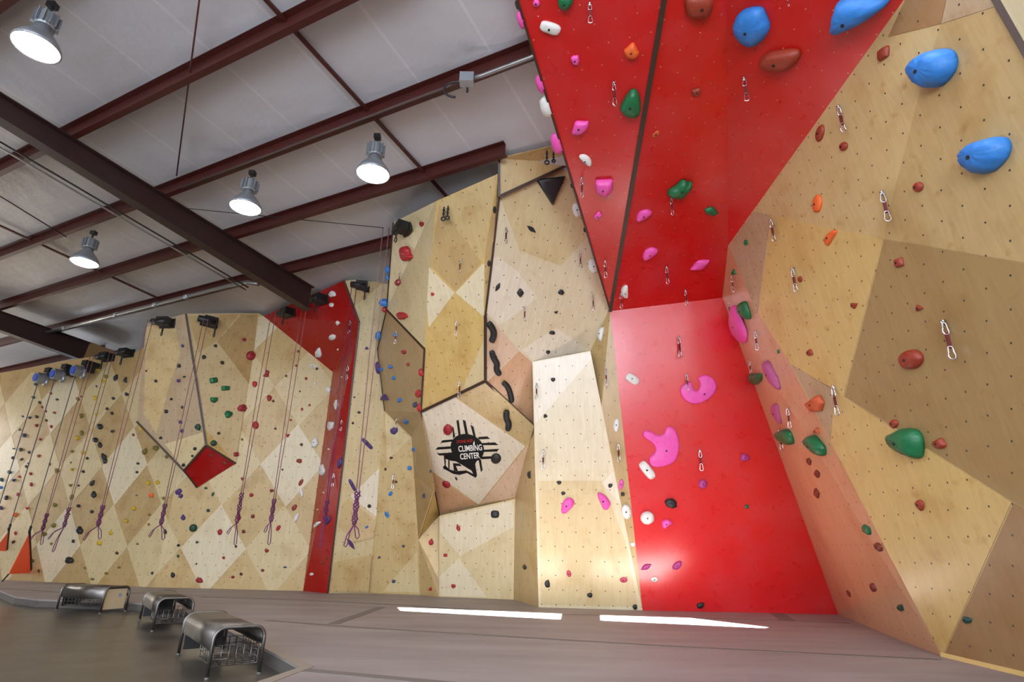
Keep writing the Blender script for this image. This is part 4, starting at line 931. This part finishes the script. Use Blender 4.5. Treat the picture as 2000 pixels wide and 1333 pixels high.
AB1 = auto_belay((74, 748), 'auto belay with bright blue disc, first of three from the bright end')
AB2 = auto_belay((107, 741), 'auto belay with blue disc, the middle one of the three')
AB3 = auto_belay((147, 734), 'auto belay with blue disc under the steel rafter beside its box')
def strap_to(A, py, e):
    z0 = .3; lo_, hi_ = .25, 8.
    for _ in range(40):
        z = (lo_ + hi_) / 2
        if w2p(V((A.x, A.y, z)))[1] > py: lo_ = z
        else: hi_ = z
    bm = bmesh.new(); bar(bm, A, V((A.x, A.y, z)), .03, .012, V((1, .3, 0))); at_parent('strap', bm, MSTRAP, e); return V((A.x, A.y, z))
def gate(apex, blpix, brpix, label, zc=.4):
    A = apex; e = empty('belay_gate', (A.x, A.y, MATZ)); tag(e, label, 'belay gate', 'orange belay gates')
    BR = gnd(brpix, MATZ + .2); BL = gnd(blpix, MATZ + .2)
    t = (BL - BR).cross(A - BR).normalized() * .006
    bm = bmesh.new(); f = [bm.verts.new(p + t) for p in (A, BL, BR)]; b = [bm.verts.new(p - t) for p in (A, BL, BR)]; bm.faces.new(f); bm.faces.new(b)
    for i in range(3): bm.faces.new((f[i], f[(i + 1) % 3], b[(i + 1) % 3], b[i]))
    at_parent('sheet', bm, MORANGE, e)
    bm = bmesh.new(); bar(bm, A + V((.01, 0, .05)), BR + V((.01, 0, 0)), .05, .03, V((0, 1, 0))); at_parent('black_edge', bm, MBLK, e)
    bm = bmesh.new(); tube(bm, [BR, V((BR.x, BR.y, MATZ))], .015, 6); at_parent('tether', bm, MBLK, e)
    bm = bmesh.new(); tube(bm, [BL, V((BL.x - .12, BL.y, MATZ + .015))], .02, 6); at_parent('tether', bm, MBLK, e)
    bm = bmesh.new(); tube(bm, [A + V((0, 0, .05)), A + V((0, 0, .22))], .03, 8); at_parent('clip', bm, MBLK, e, True)
    bm = bmesh.new(); c = BR * .52 + A * .33 + BL * .15; u = (BL - BR).normalized(); v = (A - BR).normalized()
    for i in (-1, 0, 1): bar(bm, c + v * i * .09 - u * .09, c + v * i * .09 + u * .09, .02, .016, t)
    bar(bm, c - v * .1, c + v * .1, .02, .016, t)
    at_parent('printed_mark', bm, MPRINT, e)
a3 = strap_to(AB3[1], 1040, AB3[0]); gate(a3 - V((0, 0, .06)), (17, 1122), (60, 1120), 'orange triangular belay gate standing whole at the foot of the diamond wall')
a2 = strap_to(AB2[1], 1036, AB2[0]); gate(a2 - V((0, 0, .06)), (-40, 1113), (8, 1115), 'orange triangular belay gate partly cut off at the end of the view')
strap_to(AB1[1], 1030, AB1[0])
# ------------------------------------------------------------------ benches
def bench(nl, fl_, nr_side, L, label, beige_end=False):
    NL, FL = V((nl[0], nl[1], 0)), V((fl_[0], fl_[1], 0)); x = (FL - NL).normalized(); y = V((x.y, -x.x, 0)) * nr_side; Wd = .46; Hh = .43
    e = empty('steel_bench', NL + x * L / 2 + y * Wd / 2); e.rotation_euler = (0, 0, math.atan2(x.y, x.x)); sg = 1 if (V((-x.y, x.x, 0)).dot(y) > 0) else -1
    tag(e, label, 'bench', 'brushed steel benches on the concrete'); hw, hl, r = Wd / 2, L / 2, .1
    def arc(yc, zc, a0, a1, n=7): return [(yc + math.cos(a0 + (a1 - a0) * i / n) * r, zc + math.sin(a0 + (a1 - a0) * i / n) * r) for i in range(n + 1)]
    prof = [(-hw, Hh - .2)] + arc(-hw + r, Hh - r, math.pi, math.pi / 2) + arc(hw - r, Hh - r, math.pi / 2, 0) + [(hw, Hh - .16)]
    prof = [(p * sg, q) for p, q in prof]
    bm = bmesh.new(); rows = []
    for xx in (-hl + .02, hl - .02):
        for off in (0, .006): rows.append([bm.verts.new((xx, p * (1 - off / hw), q - off)) for p, q in prof])
    for i in range(len(prof) - 1):
        bm.faces.new((rows[0][i], rows[0][i + 1], rows[2][i + 1], rows[2][i])); bm.faces.new((rows[1][i], rows[1][i + 1], rows[3][i + 1], rows[3][i]))
        bm.faces.new((rows[0][i], rows[0][i + 1], rows[1][i + 1], rows[1][i])); bm.faces.new((rows[2][i], rows[2][i + 1], rows[3][i + 1], rows[3][i]))
    for i in (0, -1): bm.faces.new((rows[0][i], rows[2][i], rows[3][i], rows[1][i]))
    from_bm('seat', bm, MSTEEL, e, True)
    for xx in (-hl, hl):
        bm = bmesh.new(); tube(bm, [(xx, -hw, .02)] + [(xx, p, q - .005) for p, q in arc(-hw + r, Hh - r, math.pi, math.pi / 2) + arc(hw - r, Hh - r, math.pi / 2, 0)] + [(xx, hw, .02)], .017, 10); from_bm('end_frame', bm, MSTEEL, e, True)
        for yy in (-hw, hw):
            bm = bmesh.new(); tube(bm, [(xx, yy, 0), (xx, yy, .02)], .02, 10); from_bm('foot', bm, MFOOT, e, True)
    xx = hl - .03 if not beige_end else -hl + .03
    bm = bmesh.new(); box(bm, (xx, 0, .225), .008, Wd - .06, .33); from_bm('end_panel', bm, MREFLECT if beige_end else MDARKPANEL, e)
    if beige_end:
        bm = bmesh.new(); bmesh.ops.create_cone(bm, cap_ends=True, segments=16, radius1=.035, radius2=.035, depth=.004, matrix=Matrix.Translation((xx - .006, -.08 * sg * -1, .28)) @ Matrix.Rotation(math.pi / 2, 4, 'Y')); from_bm('blue_mark', bm, simple('mark_blue', '8A93A6', .5), e)
        bm = bmesh.new(); box(bm, (hl - .05, 0, .2), .008, Wd - .06, .25); from_bm('end_panel', bm, MDARKPANEL, e)
    bm = bmesh.new(); x0, x1 = (-hl + .03, -hl + .62) if not beige_end else (-.1, hl - .1); z0, z1, wr = .1, .27, .0045
    y0, y1 = -hw + .03, hw - .03
    for z in (z0, z0 + .055, z0 + .11, z1): tube(bm, [(x0, y0, z), (x1, y0, z), (x1, y1, z), (x0, y1, z)], wr, 5, True)
    for i in range(7):
        yy = y0 + (y1 - y0) * i / 6; tube(bm, [(x0, yy, z1), (x0, yy, z0), (x1, yy, z0), (x1, yy, z1)], wr, 5)
    for i in range(7):
        t = x0 + (x1 - x0) * i / 6; tube(bm, [(t, y0, z1), (t, y0, z0), (t, y1, z0), (t, y1, z1)], wr, 5)
    from_bm('wire_basket', bm, MSTEEL, e, True); return e
g0 = lambda p: gnd(p, 0)
bench(g0((403, 1329)), g0((350, 1283)), 1, 1.5, 'largest-looking brushed steel bench, wire basket fully in sight, beside the mat corner')
bench(g0((297, 1235)), g0((272, 1212)), 1, 1.55, 'brushed steel bench standing between the other two, half hidden by its neighbour')
P_ = g0((195, 1200)); Q_ = g0((110, 1193))
bench(P_, Q_, 1, (Q_ - P_).length, 'brushed steel bench along the mat edge, with a beige reflection painted on its end panel', True)
# ------------------------------------------------------------------ logo
lg = tag(empty('wall_logo', ON((912, 888), facets[ZG])), 'black sun-ray climbing center logo with hanging climber on the pale diamond panel', 'sign')
def decal(name, pix, mat, lift=.014, th=.004):
    pl = facets[ZG]; o = slab(name, [ON(p, pl) for p in pix], mat, lg, th, lift); o.matrix_parent_inverse = Matrix.Translation(-lg.location); return o
zz = lambda l: [(840 + a * .09004, 820 + b * .09004) for a, b in l]
decal('sun_disc', [(913 + 32.5 * math.cos(a) + 2 * math.sin(a), 875.5 + 28 * math.sin(a) + 2 * math.cos(a)) for a in [i * math.tau / 36 for i in range(36)]], MINK)
for ray_ in ([(575, 20), (620, -5), (665, 320), (620, 330)], [(710, 0), (770, 20), (830, 330), (770, 320)], [(878, 105), (945, 150), (995, 380), (945, 360)], [(490, 135), (515, 180), (545, 360), (500, 400)],
             [(1040, 375), (1240, 360), (1300, 410), (1060, 420)], [(1130, 505), (1410, 490), (1480, 545), (1140, 548)], [(1150, 650), (1500, 630), (1450, 685), (1150, 695)], [(1110, 800), (1340, 790), (1340, 840), (1110, 855)],
             [(270, 445), (500, 425), (480, 470), (235, 497)], [(165, 595), (450, 575), (450, 625), (120, 648)], [(145, 730), (460, 712), (460, 770), (210, 772)], [(1055, 860), (1105, 860), (1140, 1085), (1105, 1135)]):
    decal('sun_ray', zz(ray_), MINK)
decal('climber_figure', zz([(300, 770), (480, 700), (1090, 800), (1010, 900), (980, 960), (1020, 1210), (985, 1262), (900, 1100), (800, 1040), (720, 990), (560, 900), (420, 880), (330, 840)]), MINK, .012)
decal('climber_figure', zz([(300, 770), (335, 780), (345, 1000), (420, 1075), (560, 1120), (640, 1110), (790, 1100), (985, 1200), (1000, 1250), (960, 1240), (800, 1150), (640, 1195), (500, 1170), (360, 1090), (290, 1060), (285, 1010), (320, 990)]), MINK, .013)
decal('climber_figure', zz([(500, 940), (640, 950), (690, 1000), (560, 1000), (610, 1110), (520, 1110)]), MINK, .0135)
decal('climber_figure', zz([(395, 880), (425, 885), (425, 1060), (400, 1060)]), MINK, .0135)
def letters(txt, a, b, up, mat, name):
    """text set along pixels a->b on the logo panel, cap height up (pixels)"""
    cu = bpy.data.curves.new(name, 'FONT'); cu.body = txt; cu.size = 1; cu.extrude = .01; cu.offset = .012
    t = bpy.data.objects.new(name, cu); COL.link(t); bpy.context.view_layer.update()
    me = bpy.data.meshes.new_from_object(t.evaluated_get(bpy.context.evaluated_depsgraph_get())); bpy.data.objects.remove(t)
    xs = [v.co.x for v in me.vertices]; ys = [v.co.y for v in me.vertices]; x0, x1, y0, y1 = min(xs), max(xs), min(ys), max(ys); n, d = facets[ZG]
    if n.dot(O - l1) < 0: n = -n
    for v in me.vertices:
        s, q = (v.co.x - x0) / (x1 - x0), (v.co.y - y0) / (y1 - y0)
        v.co = ON((a[0] + (b[0] - a[0]) * s + up[0] * q, a[1] + (b[1] - a[1]) * s + up[1] * q), facets[ZG]) + n * (.0165 + (.002 if v.co.z > 0 else 0))
    o = link_mesh(name, me, mat, lg); o.matrix_parent_inverse = Matrix.Translation(-lg.location); return o
letters('CLIMBING', zz([(625, 690)])[0], zz([(1135, 655)])[0], (-1.2, -11.5), MWHITE, 'lettering')
letters('CENTER', zz([(662, 858)])[0], zz([(1082, 825)])[0], (-1.2, -11.5), MWHITE, 'lettering')
letters('STONE AGE', zz([(585, 510)])[0], zz([(930, 475)])[0], (-.6, -6), MREDP, 'lettering')
decal('lightning_mark', zz([(960, 450), (972, 520), (940, 560), (925, 640), (945, 545), (935, 520)]), MWHITE, .019)
# ------------------------------------------------------------------ the smallest foot chips: one object
HOLDS.sort(key=lambda h: -h['w'] * h['h']); SMALL = HOLDS[305:]; HOLDS = HOLDS[:305]
bm = bmesh.new(); mats = []
for h in SMALL:
    o = h['o']; me = o.data; mt = me.materials[0]
    if mt not in mats: mats.append(mt)
    me.transform(o.matrix_world); n0 = len(bm.faces); bm.from_mesh(me); bm.faces.ensure_lookup_table()
    for f in bm.faces[n0:]: f.material_index = mats.index(mt)
    for c in list(o.children): bpy.data.objects.remove(c)
    bpy.data.objects.remove(o); bpy.data.meshes.remove(me)
me = bpy.data.meshes.new('tiny_foothold'); bm.to_mesh(me); bm.free()
for mt in mats: me.materials.append(mt)
o = link_mesh('tiny_foothold', me, None); tag(o, 'scattered tiny coloured foot chips over the diamond wall and its neighbours', 'climbing hold', None, 'stuff')
# ------------------------------------------------------------------ labels for the holds
SHP = {'e': 'oval', 'b': 'lumpy', 't': 'triangular', 'T': 'triangular', 'q': 'blocky', '5': 'faceted', 'd': 'teardrop', 's': 'bar-shaped', 'l': 'leaf-shaped', 'n': 'curved', 'h': 'half-round', 'D': 'disc-shaped', 'w': 'snake-like'}
ropesx = [('the two belay gate straps', None)]
def plumb(e):
    A = e.location; return lambda y: (w2p(A)[0] + (y - w2p(A)[1]) * (w2p(A - V((0, 0, 3)))[0] - w2p(A)[0]) / (w2p(A - V((0, 0, 3)))[1] - w2p(A)[1]))
lines = sorted([(plumb(o)(930), o) for o in bpy.data.objects if o.name.startswith('climbing_rope') and o.parent is None and plumb(o)(930) < 600])
def bay(x, y):
    xs = [plumb(o)(y) for _, o in lines]; k = sum(1 for q in xs if x > q); n = len(xs)
    if k == 0: return 'between the bright end and the first rope'
    if k == n: return 'between the last rope and the red strip'
    w_ = ordn
    return 'between the %s and %s ropes' % (w_[k - 1], w_[k])
for h in HOLDS:
    s = h['size']; h['sz'] = 'tiny' if s < .075 else 'small' if s < .14 else 'medium' if s < .26 else 'large'
    h['cn'] = HC[h['col']][0]
    if h['word']: h['desc'] = h['word'] + ' ' + (h['cn'] if h['cn'] not in h['word'] else '')
    else: h['desc'] = '%s %s%s' % (h['sz'], h['cn'], (' ' + SHP[h['kind']]) if h['kind'] != 'b' or h['size'] >= .2 else '')
    h['desc'] = h['desc'].strip() + (' volume' if h['vol'] else ' hold')
    z = h['zone']; h['where'] = ('on the ' + z) if z != 'diamond wall' else bay(h['x'], h['y'])
from collections import defaultdict
G_ = defaultdict(list)
for h in HOLDS: G_[h['desc'] + ' ' + h['where']].append(h)
uniq = []
for k, L_ in G_.items():
    if len(L_) == 1: uniq.append(L_[0]); L_[0]['label'] = L_[0]['desc'] + ' ' + L_[0]['where']
used = set(h['label'] for h in uniq)
for k, L_ in G_.items():
    if len(L_) == 1: continue
    L_.sort(key=lambda h: h['y']); n = len(L_)
    for i, h in enumerate(L_):
        h['label'] = None
        near = sorted((math.hypot(u['x'] - h['x'], u['y'] - h['y']), id(u), u) for u in uniq if u['zone'] == h['zone'] and u['cn'] != h['cn'] and u['size'] > h['size'] * .6)
        for d_, _, u in near[:2]:
            if d_ > 70: break
            dx, dy = h['x'] - u['x'], h['y'] - u['y']
            rel = ('just above' if dy < 0 else 'just below') if abs(dy) > abs(dx) else 'level with'
            if rel == 'level with' and abs(dy) > 14: continue
            lab = '%s %s, %s the %s' % (h['desc'], h['where'], rel, u['desc'].replace(' hold', ' one'))
            if len(lab.split()) <= 16 and lab not in used: h['label'] = lab; used.add(lab); break
        if h['label'] is None:
            o_ = 'topmost' if i == 0 else 'lowest' if i == n - 1 else ordn[i] + ' from the top'
            lab = '%s %s, %s of %s' % (h['desc'], h['where'], o_, ('two three four five six seven eight nine ten eleven twelve'.split() + ['many'] * 40)[n - 2])
            if len(lab.split()) > 16: lab = '%s %s, %s' % (h['desc'], h['where'], o_)
            h['label'] = lab; used.add(lab)
for h in HOLDS:
    if 'ropes' in h['label'] and len(h['label'].split()) <= 12: h['label'] = h['label'].replace(' ropes', ' ropes from the bright end')
    o = h['o']; tag(o, h['label'], 'climbing hold' if not h['vol'] else 'climbing volume', 'holds on the ' + h['zone'])
Q_ = defaultdict(list)
for e, top, z in QDS: Q_[z].append((top, e))
for z, L_ in Q_.items():
    L_.sort(key=lambda q: q[0][1]); n = len(L_)
    for i, (t, e) in enumerate(L_):
        w_ = 'only one there' if n == 1 else 'topmost' if i == 0 else 'lowest' if i == n - 1 else ordn[i] + ' from the top'
        e['label'] = 'steel quickdraw hanging on the %s, %s' % (z, w_)
print('HOLDS', len(HOLDS), 'STUFF', len(SMALL))
# ------------------------------------------------------------------ light
def area(name, loc, target, sx, sy, power, col=(1, 1, 1)):
    l = bpy.data.lights.new(name, 'AREA'); l.shape = 'RECTANGLE'; l.size = sx; l.size_y = sy; l.energy = power; l.color = col
    o = bpy.data.objects.new(name, l); COL.link(o); o.location = loc; o.rotation_euler = (V(target) - V(loc)).to_track_quat('-Z', 'Y').to_euler(); return o
MSKYP = simple('bright_frosted_pane', 'E6F0FF', .4, 0, emit=14)
def big_window(idx, c, w, h, axis, mat):
    r = empty('window_%d' % idx, c); r['kind'] = 'structure'
    R_ = Matrix.Rotation(math.pi / 2 if axis == 'x' else 0, 3, 'Z')
    bm = bmesh.new(); box(bm, (0, 0, 0), w, .02, h, R_); from_bm('pane', bm, mat, r)
    bm = bmesh.new()
    for x in [-w / 2 + w * i / 4 for i in range(5)]: box(bm, R_ @ V((x, .02, 0)), .09, .07, h + .1, R_)
    for z in (-h / 2, 0, h / 2): box(bm, R_ @ V((0, .02, z)), w + .1, .07, .09, R_)
    from_bm('frame', bm, MALU, r)
for i, x in enumerate((-8.2, -2.6, 3.0)): big_window(3 + i, (x, -9.6, 2.9), 5.2, 4.4, 'y', MSKYP)
MSKYE = simple('bright_end_pane', 'FFF8EE', .4, 0, emit=18)
big_window(6, (-22.85, 18.2, 3.6), 2.0, 4.6, 'x', MSKYE)
for x, y in ((-6, -4), (1.5, -5)):
    o = area('hall_fill', (x, y, 7.4), (x, y, 0), .6, .6, 300, (.94, .97, 1))  # unseen lights added overhead to brighten the hall, no fixtures
sun = bpy.data.lights.new('sun', 'SUN'); sun.energy = 110; sun.angle = .006; so = bpy.data.objects.new('sun', sun); COL.link(so)
so.rotation_euler = sunV.to_track_quat('-Z', 'Y').to_euler()
w = bpy.data.worlds.new('sky'); S.world = w; w.use_nodes = True
bg = w.node_tree.nodes['Background']; bg.inputs[0].default_value = (.75, .85, 1, 1); bg.inputs[1].default_value = 12
S.view_settings.view_transform = 'Standard'; S.view_settings.look = 'None'; S.view_settings.gamma = 1; S.view_settings.exposure = .1
try: S.view_settings.use_curve_mapping = False
except Exception: pass
S.cycles.use_denoising = True
S.cycles.max_bounces = 6; S.cycles.diffuse_bounces = 4; S.cycles.glossy_bounces = 3; S.cycles.transmission_bounces = 2
S.cycles.sample_clamp_indirect = 8; S.cycles.caustics_reflective = False; S.cycles.caustics_refractive = False
